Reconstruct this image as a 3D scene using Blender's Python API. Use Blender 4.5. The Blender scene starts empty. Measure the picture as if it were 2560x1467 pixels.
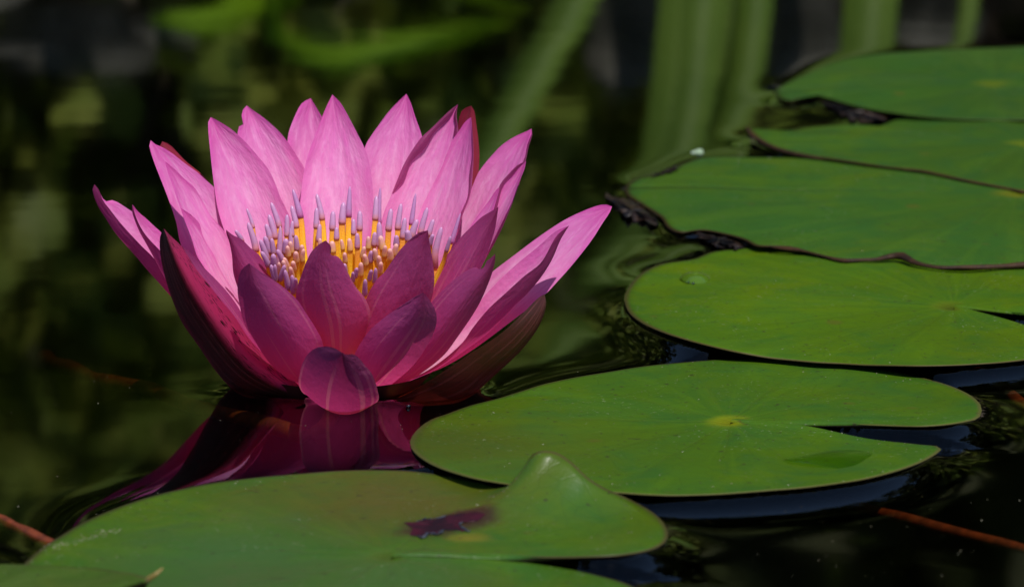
import bpy, bmesh, math, random
import numpy as np
from mathutils import Vector

random.seed(7); np.random.seed(7)
SC = bpy.context.scene
COL = SC.collection

# ------------------------------------------------------------------ camera
THETA = math.radians(13.0)          # how far the lens looks down on the pond
FPX = 11093.0                       # focal length in photo pixels (2560 wide)
FWD = np.array([0, math.cos(THETA), -math.sin(THETA)])
UP = np.array([0, math.sin(THETA), math.cos(THETA)])
RIGHT = np.array([1.0, 0, 0])
def ray(px, py):
    return FWD + RIGHT * ((px - 1280.0) / FPX) + UP * ((733.5 - py) / FPX)
_r0 = ray(850, 950)
CAM = -_r0 / np.linalg.norm(_r0) * 1.30     # the flower's foot is the world origin
def at(px, py, Y):
    r = ray(px, py); return CAM + r * ((Y - CAM[1]) / r[1])
def at_z(px, py, Z=0.0):
    r = ray(px, py); return CAM + r * ((Z - CAM[2]) / r[2])
def mir(px, py, Y):                 # a point on the bank whose mirror image in the pond is met there
    p = at(px, py, Y); return np.array([p[0], p[1], -p[2]])

cam = bpy.data.cameras.new('camera'); camo = bpy.data.objects.new('camera', cam); COL.objects.link(camo)
camo.location = CAM; camo.rotation_euler = (math.pi / 2 - THETA, 0, 0)
cam.sensor_width = 36.0; cam.lens = 36.0 * FPX / 2560.0
cam.clip_start = 0.05; cam.clip_end = 400.0
cam.dof.use_dof = True; cam.dof.focus_distance = 1.285; cam.dof.aperture_fstop = 22.0
SC.camera = camo

# ------------------------------------------------------------------ world, sun, exposure
SUN_EL, SUN_AZ = math.radians(60), math.radians(20)   # azimuth counted from the camera's side to the right
w = bpy.data.worlds.new('World'); SC.world = w; w.use_nodes = True
nt = w.node_tree; nt.nodes.clear()
sky = nt.nodes.new('ShaderNodeTexSky'); sky.sky_type = 'NISHITA'; sky.sun_disc = False
sky.ozone_density = 4.0; sky.dust_density = 0.3
sky.sun_elevation = SUN_EL; sky.sun_rotation = math.pi - SUN_AZ
bg = nt.nodes.new('ShaderNodeBackground'); bg.inputs['Strength'].default_value = 0.125
wo = nt.nodes.new('ShaderNodeOutputWorld')
nt.links.new(sky.outputs[0], bg.inputs[0]); nt.links.new(bg.outputs[0], wo.inputs[0])
sl = bpy.data.lights.new('sun', 'SUN'); sl.energy = 4.4; sl.angle = math.radians(0.5); sl.color = (1.0, 0.95, 0.88)
so = bpy.data.objects.new('sun', sl); COL.objects.link(so)
sd = Vector((math.sin(SUN_AZ) * math.cos(SUN_EL), -math.cos(SUN_AZ) * math.cos(SUN_EL), math.sin(SUN_EL)))
so.location = sd * 5; so.rotation_euler = sd.to_track_quat('Z', 'Y').to_euler()
SC.view_settings.view_transform = 'Standard'; SC.view_settings.look = 'None'
SC.view_settings.exposure = 0.0; SC.view_settings.gamma = 1.0; SC.view_settings.use_curve_mapping = False
SC.cycles.max_bounces = 10; SC.cycles.transparent_max_bounces = 16
SC.cycles.use_denoising = True
SC.cycles.caustics_reflective = False; SC.cycles.caustics_refractive = False
SC.cycles.blur_glossy = 0.3

# ------------------------------------------------------------------ node helpers
class NT:
    def __init__(s, name):
        s.m = bpy.data.materials.new(name); s.m.use_nodes = True
        s.t = s.m.node_tree; s.t.nodes.clear()
        s.out = s.t.nodes.new('ShaderNodeOutputMaterial')
    def n(s, kind, **kw):
        nd = s.t.nodes.new('ShaderNode' + kind)
        for k, v in kw.items():
            if k.startswith('_'): setattr(nd, k[1:], v)
        return nd
    def l(s, a, b): s.t.links.new(a, b)
    def setin(s, sock, v):
        if hasattr(v, 'is_output'): s.l(v, sock)
        elif isinstance(v, (tuple, list)) and len(v) == 3 and sock.type == 'RGBA': sock.default_value = (*v, 1)
        else: sock.default_value = v
    def math(s, op, a, b=0.0, clamp=False):
        nd = s.n('Math'); nd.operation = op; nd.use_clamp = clamp
        s.setin(nd.inputs[0], a); s.setin(nd.inputs[1], b); return nd.outputs[0]
    def mix(s, f, a, b, mode='MIX'):
        nd = s.n('Mix'); nd.data_type = 'RGBA'; nd.blend_type = mode
        s.setin(nd.inputs[0], f); s.setin(nd.inputs[6], a); s.setin(nd.inputs[7], b); return nd.outputs[2]
    def ramp(s, f, stops):
        nd = s.n('ValToRGB'); e = nd.color_ramp.elements
        while len(e) < len(stops): e.new(0.5)
        for i, (p, c) in enumerate(stops):
            e[i].position = p; e[i].color = (*c, 1) if len(c) == 3 else c
        s.setin(nd.inputs[0], f); return nd.outputs[0]
    def fac(s, f, a, b):                    # smooth 0..1 from a to b
        nd = s.n('MapRange'); nd.interpolation_type = 'SMOOTHSTEP'
        s.setin(nd.inputs[0], f); nd.inputs[1].default_value = a; nd.inputs[2].default_value = b
        return nd.outputs[0]
    def noise(s, vec, scale, detail=3.0, rough=0.55, dist=0.0):
        nd = s.n('TexNoise'); nd.inputs['Scale'].default_value = scale; nd.inputs['Detail'].default_value = detail
        nd.inputs['Roughness'].default_value = rough; nd.inputs['Distortion'].default_value = dist
        if vec is not None: s.l(vec, nd.inputs['Vector'])
        return nd.outputs['Fac']
    def mapped(s, vec, scale, loc=(0, 0, 0)):
        nd = s.n('Mapping'); nd.inputs['Scale'].default_value = scale; nd.inputs['Location'].default_value = loc
        s.l(vec, nd.inputs['Vector']); return nd.outputs[0]
    def coords(s):
        return s.n('TexCoord').outputs
    def bump(s, h, strength, dist):
        nd = s.n('Bump'); nd.inputs['Strength'].default_value = strength; nd.inputs['Distance'].default_value = dist
        s.l(h, nd.inputs['Height']); return nd.outputs[0]
    def pr(s, base, rough=0.5, spec=0.5, normal=None, **kw):
        nd = s.n('BsdfPrincipled'); s.setin(nd.inputs['Base Color'], base)
        s.setin(nd.inputs['Roughness'], rough); nd.inputs['Specular IOR Level'].default_value = spec
        for k, v in kw.items(): s.setin(nd.inputs[k.replace('_', ' ')], v)
        if normal is not None: s.l(normal, nd.inputs['Normal'])
        return nd.outputs[0]
    def trans(s, c, normal=None):
        nd = s.n('BsdfTranslucent'); s.setin(nd.inputs[0], c)
        if normal is not None: s.l(normal, nd.inputs['Normal'])
        return nd.outputs[0]
    def mixs(s, f, a, b):
        nd = s.n('MixShader'); s.setin(nd.inputs[0], f); s.l(a, nd.inputs[1]); s.l(b, nd.inputs[2]); return nd.outputs[0]
    def done(s, sh):
        s.l(sh, s.out.inputs['Surface']); return s.m

# ------------------------------------------------------------------ mesh helpers
def tag(o, label=None, cat=None, group=None, kind=None):
    for k, v in (('label', label), ('category', cat), ('group', group), ('kind', kind)):
        if v: o[k] = v
    return o
def mesh_obj(name, verts, faces, mat, parent=None, uv=None, smooth=True, origin=None):
    v = np.asarray(verts, float)
    if origin is not None: v = v - np.asarray(origin, float)
    me = bpy.data.meshes.new(name); me.from_pydata(v.tolist(), [], faces)
    if uv is not None:
        lay = me.uv_layers.new(name='UVMap')
        li = np.empty(len(me.loops), int); me.loops.foreach_get('vertex_index', li)
        lay.data.foreach_set('uv', np.asarray(uv, float)[li].astype(np.float32).ravel())
    if smooth: me.polygons.foreach_set('use_smooth', [True] * len(me.polygons))
    me.materials.append(mat); me.update()
    o = bpy.data.objects.new(name, me); COL.objects.link(o)
    if parent is not None: o.parent = parent
    if origin is not None: o.location = origin
    return o
def empty(name, loc=(0, 0, 0)):
    o = bpy.data.objects.new(name, None); COL.objects.link(o); o.location = loc; o.empty_display_size = 0.01
    return o
def crv(pts, n, closed=False):
    """Catmull-Rom through pts, resampled to n points of equal spacing (any dimension)."""
    p = np.asarray(pts, float)
    if len(p) == 2 and not closed:
        return p[0] + (p[1] - p[0]) * np.linspace(0, 1, n)[:, None]
    if closed: q = np.vstack([p[-1], p, p[0], p[1]])
    else: q = np.vstack([2 * p[0] - p[1], p, 2 * p[-1] - p[-2]])
    out = []
    for i in range(1, len(q) - 2):
        # centripetal weights keep tight notches clean
        p0, p1, p2, p3 = q[i - 1], q[i], q[i + 1], q[i + 2]
        d1, d2, d3 = (max(np.linalg.norm(b - a), 1e-9) ** 0.5 for a, b in ((p0, p1), (p1, p2), (p2, p3)))
        m1 = (p1 - p0) / d1 - (p2 - p0) / (d1 + d2) + (p2 - p1) / d2
        m2 = (p2 - p1) / d2 - (p3 - p1) / (d2 + d3) + (p3 - p2) / d3
        m1 *= d2; m2 *= d2
        t = np.linspace(0, 1, 14, endpoint=False)[:, None]
        out.append((2*t**3-3*t**2+1)*p1 + (t**3-2*t**2+t)*m1 + (-2*t**3+3*t**2)*p2 + (t**3-t**2)*m2)
    out = np.vstack(out + [[p[0] if closed else p[-1]]])
    s = np.r_[0, np.cumsum(np.linalg.norm(np.diff(out[:, :2], axis=0), axis=1))]
    x = np.linspace(0, s[-1], n + 1)[:-1] if closed else np.linspace(0, s[-1], n)
    return np.stack([np.interp(x, s, out[:, k]) for k in range(p.shape[1])], 1)
def smooth1(a, k, closed=False):
    w_ = np.exp(-0.5 * (np.arange(-3 * k, 3 * k + 1) / k) ** 2); w_ /= w_.sum()
    a = np.asarray(a, float); one = a.ndim == 1
    if one: a = a[:, None]
    if closed: ap = np.vstack([a[-3 * k:], a, a[:3 * k]])
    else: ap = np.vstack([2 * a[0] - a[1:3 * k + 1][::-1], a, 2 * a[-1] - a[-3 * k - 1:-1][::-1]])
    r = np.stack([np.convolve(ap[:, j], w_, 'valid') for j in range(a.shape[1])], 1)
    return r[:, 0] if one else r
def tube(path, radii, n=10, flat=1.0, side=None, cap=True):
    """round (or flattened) tube along a 3-D path; returns verts, faces, uv"""
    path = np.asarray(path, float); radii = np.asarray(radii, float) * np.ones(len(path))
    T = np.gradient(path, axis=0); T /= np.linalg.norm(T, axis=1)[:, None]
    s = np.array(side if side is not None else (1.0, 0.1, 0.05), float)
    V, U = [], []
    for i, (p, r) in enumerate(zip(path, radii)):
        a = s - T[i] * (s @ T[i]); a /= np.linalg.norm(a); b = np.cross(T[i], a)
        for k in range(n):
            ang = 2 * math.pi * k / n
            V.append(p + r * (math.cos(ang) * a + flat * math.sin(ang) * b)); U.append((k / n, i / (len(path) - 1)))
    F = [(i*n+k, i*n+(k+1) % n, (i+1)*n+(k+1) % n, (i+1)*n+k) for i in range(len(path) - 1) for k in range(n)]
    if cap:
        F.append(tuple(range(n))[::-1]); F.append(tuple((len(path)-1)*n + k for k in range(n)))
    return np.array(V), F, np.array(U)
def grid_faces(nu, nv):
    return [(j*nu+i, j*nu+i+1, (j+1)*nu+i+1, (j+1)*nu+i) for j in range(nv-1) for i in range(nu-1)]

# ------------------------------------------------------------------ materials
def mat_petal(name, inner, outer, glow, t=0.38, tip=(0.55, 0.05, 0.30)):
    k = NT(name); c = k.coords(); uv = c['UV']
    sep = k.n('SeparateXYZ'); k.l(uv, sep.inputs[0]); u, v = sep.outputs[0], sep.outputs[1]
    oi = k.n('ObjectInfo').outputs['Random']
    pos = k.n('VectorMath'); pos.operation = 'ADD'; k.l(uv, pos.inputs[0])
    cmb = k.n('CombineXYZ'); k.l(k.math('MULTIPLY', oi, 37.0), cmb.inputs[0]); k.l(k.math('MULTIPLY', oi, 11.0), cmb.inputs[1])
    k.l(cmb.outputs[0], pos.inputs[1]); pv = pos.outputs[0]
    veins = k.noise(k.mapped(pv, (11, 0.8, 1)), 1.0, 3.0, 0.6, 0.5)
    cloud = k.noise(k.mapped(pv, (4, 5, 1)), 1.6, 4.0, 0.6)
    fine = k.noise(c['Object'], 1500.0, 3.0, 0.6)
    vw = k.fac(veins, 0.50, 0.68)
    ci = k.ramp(v, inner); co = k.ramp(v, outer)
    tipf = k.fac(k.math('ADD', v, k.math('MULTIPLY', k.math('SUBTRACT', cloud, 0.5), 0.25)), 0.86, 1.02)
    ci = k.mix(k.math('MULTIPLY', vw, 0.26), ci, (0.70, 0.10, 0.40))
    ci = k.mix(k.math('MULTIPLY', k.fac(cloud, 0.44, 0.72), 0.50), ci, (0.70, 0.14, 0.46))
    ci = k.mix(k.math('MULTIPLY', k.fac(k.noise(k.mapped(pv, (3, 4, 1)), 2.3, 5.0, 0.65, 0.5), 0.42, 0.72), 0.22), ci, (0.97, 0.64, 0.84))
    edge = k.math('ABSOLUTE', k.math('SUBTRACT', k.math('MULTIPLY', u, 2.0), 1.0))
    ci = k.mix(k.math('MULTIPLY', k.fac(edge, 0.62, 1.0), 0.45), ci, (0.62, 0.07, 0.36))
    ci = k.mix(k.math('MULTIPLY', tipf, 0.6), ci, tip)
    rib = k.noise(k.mapped(pv, (9, 0.25, 1)), 1.0, 1.0, 0.5, 0.2)
    ribf = k.math('MULTIPLY', k.fac(rib, 0.60, 0.66), k.math('SUBTRACT', 1.0, k.fac(v, 0.45, 0.9)))
    co = k.mix(k.math('MULTIPLY', vw, 0.14), co, (0.50, 0.08, 0.22))
    co = k.mix(k.math('MULTIPLY', ribf, 0.16), co, (0.95, 0.35, 0.45))
    co = k.mix(k.math('MULTIPLY', tipf, 0.8), co, (0.13, 0.012, 0.06))
    bf = k.n('NewGeometry').outputs['Backfacing']
    col = k.mix(bf, ci, co)
    h = k.math('ADD', k.math('MULTIPLY', veins, 0.45), k.math('ADD', k.math('MULTIPLY', cloud, 2.0), k.math('MULTIPLY', fine, 0.15)))
    crk = k.noise(k.mapped(pv, (5, 9, 1)), 1.8, 3.0, 0.6, 0.8)
    h = k.math('ADD', h, k.math('MULTIPLY', k.math('MULTIPLY', crk, k.math('ADD', 0.4, k.fac(v, 0.3, 1.0))), 0.5))
    nrm = k.bump(h, 0.36, 0.0010)
    gl = k.mix(k.math('MULTIPLY', ribf, 0.4), glow, (0.98, 0.30, 0.34))
    t = k.ramp(v, [(0.0, (t * 1.8,) * 3), (0.35, (t * 1.2,) * 3), (0.72, (t * 0.55,) * 3), (1.0, (t * 0.40,) * 3)])
    sh = k.mixs(t, k.pr(col, 0.46, 0.18, nrm), k.trans(gl, nrm))
    return k.done(sh)
INNER = [(0.0, (0.95, 0.58, 0.58)), (0.2, (0.95, 0.55, 0.77)), (0.42, (0.87, 0.39, 0.66)), (0.66, (0.76, 0.27, 0.53)), (0.86, (0.62, 0.15, 0.40)), (1.0, (0.50, 0.07, 0.28))]
OUTER = [(0.0, (0.64, 0.09, 0.25)), (0.35, (0.38, 0.048, 0.175)), (0.7, (0.235, 0.036, 0.130)), (1.0, (0.14, 0.017, 0.075))]
M_PETAL = mat_petal('petal_pink', INNER, OUTER, (0.95, 0.09, 0.35), 0.36)

def mat_sepal(name, outer1, outer2, inner, glow, t, speck, band=None):
    k = NT(name); c = k.coords(); uv = c['UV']
    sep = k.n('SeparateXYZ'); k.l(uv, sep.inputs[0]); u, v = sep.outputs[0], sep.outputs[1]
    veins = k.noise(k.mapped(uv, (22, 0.8, 1)), 1.0, 3.0, 0.6, 0.4)
    cloud = k.noise(c['Object'], 90.0, 4.0, 0.6)
    sp = k.noise(k.mapped(uv, (46, 17, 1)), 1.0, 2.0, 0.5)
    big = k.noise(k.mapped(uv, (4, 5, 1)), 1.0, 2.0, 0.5)
    co = k.mix(k.fac(cloud, 0.35, 0.68), outer1, outer2)
    co = k.mix(k.math('MULTIPLY', k.fac(veins, 0.5, 0.64), 0.45), co, (0.22, 0.06, 0.06))
    spf = k.math('MULTIPLY', k.math('MULTIPLY', k.fac(sp, 0.56, 0.62), k.fac(big, 0.42, 0.54)), speck)
    co = k.mix(spf, co, (0.02, 0.004, 0.006))
    tf = t
    if band:
        bd = k.fac(k.math('ADD', u, k.math('MULTIPLY', k.math('SUBTRACT', cloud, 0.5), 0.12)), band[0], band[1])
        co = k.mix(bd, co, (0.40, 0.030, 0.110))
        co = k.mix(spf, co, (0.02, 0.004, 0.006))
        tf = k.math('ADD', 0.02, k.math('MULTIPLY', bd, t))
    ci = k.ramp(v, inner)
    bf = k.n('NewGeometry').outputs['Backfacing']
    col = k.mix(bf, ci, co)
    gl = k.mix(spf, glow, (0.05, 0.0, 0.0))
    gl = k.mix(k.fac(v, 0.86, 1.0), gl, (0.10, 0.02, 0.02))
    nrm = k.bump(k.math('ADD', veins, cloud), 0.4, 0.0006)
    return k.done(k.mixs(tf, k.pr(col, 0.42, 0.35, nrm), k.trans(gl, nrm)))
SIN = [(0.0, (0.70, 0.22, 0.05)), (0.3, (0.75, 0.25, 0.20)), (0.6, (0.85, 0.30, 0.55)), (1.0, (0.75, 0.25, 0.5))]
M_SEPAL_RED = mat_sepal('sepal_dark_red', (0.022, 0.006, 0.005), (0.014, 0.009, 0.004), SIN, (0.90, 0.035, 0.25), 0.50, 1.0, (0.42, 0.74))
M_SEPAL_BROWN = mat_sepal('sepal_dark_brown', (0.055, 0.012, 0.010), (0.036, 0.014, 0.006), SIN, (0.25, 0.03, 0.02), 0.16, 0.35)
M_SEPAL_BACK = mat_sepal('sepal_crimson', (0.35, 0.02, 0.05), (0.28, 0.015, 0.04), SIN, (0.55, 0.02, 0.06), 0.3, 0.0)
M_SEPAL_FRONT = mat_petal('sepal_front_magenta', [(0, (0.85, 0.35, 0.5)), (1, (0.7, 0.2, 0.5))],
    [(0.0, (0.30, 0.045, 0.14)), (0.5, (0.22, 0.035, 0.12)), (0.85, (0.13, 0.018, 0.075)), (1.0, (0.05, 0.008, 0.03))], (0.66, 0.05, 0.22), 0.36)  # tip darkened in the colour for the shade of its overlapping fold

def mat_stamen():
    k = NT('stamen_filament'); c = k.coords(); sep = k.n('SeparateXYZ'); k.l(c['UV'], sep.inputs[0]); v = sep.outputs[1]
    st = k.noise(k.mapped(c['UV'], (7, 1.0, 1)), 1.0, 2.0)
    gr = k.noise(c['Object'], 2600.0, 2.0, 0.5)
    col = k.ramp(v, [(0.0, (1.0, 0.86, 0.06)), (0.55, (1.0, 0.74, 0.04)), (0.85, (1.0, 0.52, 0.04)), (1.0, (0.85, 0.32, 0.10))])
    col = k.mix(k.math('MULTIPLY', k.fac(st, 0.52, 0.64), 0.24), col, (0.72, 0.25, 0.02))
    col = k.mix(k.math('MULTIPLY', k.fac(gr, 0.55, 0.62), 0.35), col, (0.95, 0.60, 0.06))
    nrm = k.bump(k.math('ADD', st, k.math('MULTIPLY', gr, 0.6)), 0.6, 0.0005)
    return k.done(k.mixs(0.42, k.pr(col, 0.5, 0.3, nrm), k.trans((1.0, 0.72, 0.03), nrm)))
M_STAMEN = mat_stamen()
def mat_tip(name, base, low, glow, soft=0.22):
    k = NT(name); c = k.coords(); sep = k.n('SeparateXYZ'); k.l(c['UV'], sep.inputs[0]); v = sep.outputs[1]
    col = k.ramp(v, [(0.0, low), (soft, base), (1.0, tuple(min(1, x * 1.15) for x in base))])
    gr = k.noise(c['Object'], 900.0, 2.0)
    col = k.mix(k.math('MULTIPLY', k.fac(gr, 0.4, 0.7), 0.15), col, (0.4, 0.15, 0.4))
    return k.done(k.mixs(0.3, k.pr(col, 0.30, 0.5), k.trans(glow)))
M_TIP = mat_tip("stamen_tip_lavender", (0.64, 0.33, 0.55), (0.72, 0.24, 0.20), (0.65, 0.25, 0.55))
M_TIP_PINK = mat_tip('stamen_tip_pale_pink', (0.92, 0.48, 0.44), (1.0, 0.60, 0.10), (1.0, 0.62, 0.30), 0.5)
M_TIP_MAG = mat_tip('stamen_tip_magenta', (0.55, 0.26, 0.52), (0.50, 0.10, 0.30), (0.6, 0.15, 0.4))

def mat_pad(name, c1, c2, c3, spots=(), spec=0.15, r0=0.38, rim=(0.10, 0.07, 0.02), blush=None, blush_at=None, centre=(0.16, 0.22, 0.01), centre_r=0.10, under=(0.05, 0.03, 0.02), nveins=13):
    k = NT(name); c = k.coords(); uv = c['UV']; ob = c['Object']
    c1, c2, c3 = (tuple(x * y for x, y in zip(q, (0.66, 0.76, 0.50))) for q in (c1, c2, c3)); centre = tuple(x * 0.62 for x in centre); rim = tuple(x * 0.55 for x in rim)
    if blush: blush = tuple(x * 0.58 for x in blush)
    sep = k.n('SeparateXYZ'); k.l(uv, sep.inputs[0]); a, s = sep.outputs[0], sep.outputs[1]
    n1 = k.noise(ob, 16.0, 4.0, 0.55, 0.4); n2 = k.noise(ob, 45.0, 4.0, 0.6, 0.5)
    a2 = k.math('MULTIPLY', a, 2 * math.pi); cv = k.n('CombineXYZ')
    k.l(k.math('COSINE', a2), cv.inputs[0]); k.l(k.math('SINE', a2), cv.inputs[1]); k.l(k.math('MULTIPLY', s, 0.25), cv.inputs[2]); circ = cv.outputs[0]
    # fans between the ribs, fading to the rim
    fan = k.noise(circ, 5.0, 3.0, 0.6, 0.3)
    col = k.mix(k.fac(n1, 0.36, 0.64), c1, c2)
    col = k.mix(k.math('MULTIPLY', k.fac(n2, 0.40, 0.68), 0.75), col, c3)
    n3 = k.noise(k.mapped(ob, (1, 1, 1), (5, 2, 1)), 24.0, 5.0, 0.6, 0.8)
    col = k.mix(k.math('MULTIPLY', k.fac(n3, 0.52, 0.72), 0.5), col, (c2[0] * 1.45, c2[1] * 1.12, c2[2] * 0.7))
    col = k.mix(k.math('MULTIPLY', k.fac(fan, 0.45, 0.68), 0.35), col, tuple(x * 1.35 for x in c2))
    wob = k.math('MULTIPLY', k.math('SUBTRACT', k.noise(k.mapped(circ, (1.2, 1.2, 16)), 1.0, 3.0), 0.5), 0.028)
    ang = k.math('MULTIPLY', k.math('ADD', a, wob), float(nveins))
    tri = k.math('ABSOLUTE', k.math('SUBTRACT', k.math('FRACT', ang), 0.5))      # 0 on a rib
    wid = k.math('DIVIDE', 0.035, k.math('ADD', s, 0.12))
    rib = k.math('SUBTRACT', 1.0, k.math('DIVIDE', tri, wid), True)
    rib = k.math('MULTIPLY', rib, k.math('SUBTRACT', 1.0, k.fac(s, 0.35, 0.95)))
    col = k.mix(k.math('MULTIPLY', rib, 0.20), col, (0.065, 0.10, 0.012))
    vor = k.n('TexVoronoi'); vor.feature = 'DISTANCE_TO_EDGE'; vor.inputs['Scale'].default_value = 130.0
    k.l(ob, vor.inputs['Vector'])
    net = k.fac(vor.outputs['Distance'], 0.0, 0.06)
    col = k.mix(k.math('MULTIPLY', k.math('SUBTRACT', 1.0, net), 0.12), col, (0.02, 0.05, 0.01))
    if blush is not None:
        vm = k.n('VectorMath'); vm.operation = 'DISTANCE'; k.l(ob, vm.inputs[0]); vm.inputs[1].default_value = (*blush_at[:2], 0)
        d = k.math('ADD', vm.outputs['Value'], k.math('MULTIPLY', k.math('SUBTRACT', n2, 0.5), 0.05))
        col = k.mix(k.math('MULTIPLY', k.math('SUBTRACT', 1.0, k.fac(d, 0.0, blush_at[2])), 0.62), col, blush)
    vv = k.noise(k.mapped(ob, (1, 1, 1), (9, 4, 2)), 11.0, 3.0, 0.6, 0.6)
    hsv = k.n('HueSaturation'); k.l(col, hsv.inputs['Color']); k.l(k.math('ADD', 0.72, k.math('MULTIPLY', vv, 0.56)), hsv.inputs['Value']); hsv.inputs['Saturation'].default_value = 1.04; col = hsv.outputs[0]
    bl = k.n('TexVoronoi'); bl.inputs['Scale'].default_value = 55.0; k.l(ob, bl.inputs['Vector']); sc3 = k.n('SeparateXYZ'); k.l(bl.outputs['Color'], sc3.inputs[0])
    blf = k.math('MULTIPLY', k.math('SUBTRACT', 1.0, k.fac(k.math('ADD', bl.outputs['Distance'], k.math('MULTIPLY', k.math('SUBTRACT', n2, 0.5), 0.25)), 0.03, 0.16)), k.math('GREATER_THAN', sc3.outputs[0], 0.80))
    col = k.mix(k.math('MULTIPLY', blf, 0.55), col, (0.085, 0.080, 0.010))
    for sx, sy, ex, ey, sc_ in spots:             # stains: place, half sizes, colour
        vm = k.mapped(ob, (1 / ex, 1 / ey, 0.0), (-sx / ex, -sy / ey, 0)); ln = k.n('VectorMath'); ln.operation = 'LENGTH'; k.l(vm, ln.inputs[0])
        d = k.math('ADD', ln.outputs['Value'], k.math('MULTIPLY', k.math('SUBTRACT', n2, 0.5), 1.6))
        col = k.mix(k.math('MULTIPLY', k.math('SUBTRACT', 1.0, k.fac(d, 0.25, 1.0)), 0.85), col, sc_)
    dust = k.noise(ob, 900.0, 2.0, 0.7); dm = k.noise(ob, 30.0, 2.0)
    col = k.mix(k.math('MULTIPLY', k.fac(dust, 0.65, 0.73), k.math('MULTIPLY', k.fac(dm, 0.40, 0.62), 0.6)), col, (0.30, 0.32, 0.20))
    spk = k.noise(k.mapped(ob, (1, 1, 1), (3, 7, 0)), 420.0, 2.0, 0.6)
    col = k.mix(k.math('MULTIPLY', k.fac(spk, 0.66, 0.72), 0.7), col, (0.03, 0.022, 0.012))
    col = k.mix(k.math('SUBTRACT', 1.0, k.fac(k.math('ADD', s, k.math('MULTIPLY', k.math('SUBTRACT', n2, 0.5), 0.10)), 0.0, centre_r)), col, centre)
    col = k.mix(k.fac(s, 0.986, 0.999), col, rim)
    bf = k.n('NewGeometry').outputs['Normal']; sz = k.n('SeparateXYZ'); k.l(bf, sz.inputs[0])
    col = k.mix(k.fac(sz.outputs[2], 0.1, -0.3), col, under)
    h = k.math('ADD', k.math('MULTIPLY', rib, -0.18), k.math('ADD', k.math('MULTIPLY', n2, 1.2), k.math('ADD', k.math('MULTIPLY', net, 0.06), k.math('MULTIPLY', dust, 0.10))))
    nrm = k.bump(h, 0.30, 0.0018)
    return k.done(k.mixs(0.12, k.pr(col, k.math('ADD', r0, k.math('MULTIPLY', n2, 0.25)), spec, nrm), k.trans((0.08, 0.17, 0.006), nrm)))

def simple(name, col, rough=0.6, spec=0.4, var=None, scale=60.0, bump=0.3, bd=0.001, t=0.0, glow=None):
    k = NT(name); c = k.coords()
    n1 = k.noise(c['Object'], scale, 4.0, 0.6)
    cc = k.mix(k.fac(n1, 0.35, 0.66), col, var if var else tuple(x * 0.6 for x in col))
    nrm = k.bump(n1, bump, bd)
    sh = k.pr(cc, rough, spec, nrm)
    if t: sh = k.mixs(t, sh, k.trans(glow or col, nrm))
    return k.done(sh)
M_RIM = simple('withered_rim_brown', (0.050, 0.022, 0.008), 0.6, 0.2, (0.022, 0.010, 0.005), 160)
M_RIMBLACK = simple('dark_edge_black', (0.008, 0.007, 0.008), 0.45, 0.35, (0.030, 0.014, 0.007), 200, 0.6, 0.001)
M_HORN = simple('curled_rim_ochre', (0.20, 0.14, 0.03), 0.45, 0.4, (0.10, 0.08, 0.02), 120)
M_ROT = simple('decayed_maroon', (0.040, 0.0025, 0.009), 0.5, 0.3, (0.008, 0.002, 0.004), 130, 0.5, 0.001)
M_ROT_EDGE = simple('decayed_rim_slate', (0.050, 0.062, 0.085), 0.5, 0.4, (0.010, 0.008, 0.012), 420, 0.8, 0.001)
M_STEM = simple('lily_stem_rust', (0.17, 0.036, 0.012), 0.6, 0.2, (0.09, 0.02, 0.008), 300, 0.4, 0.001)
M_STEM_BROWN = simple('lily_stem_brown', (0.16, 0.05, 0.014), 0.6, 0.1, (0.09, 0.03, 0.010), 200)
M_SOIL = simple('pond_mud', (0.035, 0.028, 0.018), 0.9, 0.1, (0.018, 0.014, 0.010), 14, 0.8, 0.01)
M_BANK = simple('bank_soil', (0.16, 0.13, 0.10), 0.95, 0.1, (0.06, 0.05, 0.035), 18, 1.0, 0.02)
M_STONE = simple('bank_stone_grey', (0.12, 0.115, 0.095), 0.85, 0.1, (0.06, 0.06, 0.048), 22, 0.8, 0.01)
M_REED = simple('reed_green', (0.165, 0.26, 0.036), 0.5, 0.2, (0.12, 0.21, 0.028), 30, 0.2, 0.001, 0.25, (0.22, 0.33, 0.03))
M_BROAD = simple('broadleaf_green', (0.20, 0.36, 0.008), 0.5, 0.3, (0.15, 0.30, 0.008), 12, 0.3, 0.003, 0.3, (0.2, 0.32, 0.01))
M_SHRUB = simple('shrub_leaf_green', (0.13, 0.19, 0.022), 0.55, 0.25, (0.20, 0.22, 0.03), 9, 0.2, 0.002, 0.25, (0.09, 0.14, 0.01))
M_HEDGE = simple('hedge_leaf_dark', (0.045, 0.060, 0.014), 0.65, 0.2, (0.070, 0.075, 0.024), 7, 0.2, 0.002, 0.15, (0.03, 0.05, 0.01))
M_WOOD = simple('woody_stem', (0.06, 0.045, 0.03), 0.85, 0.1, None, 40)
M_HIGHLIGHT = simple('pale_highlight_blob', (0.42, 0.50, 0.38), 0.4, 0.5, (0.25, 0.35, 0.2), 300)

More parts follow.
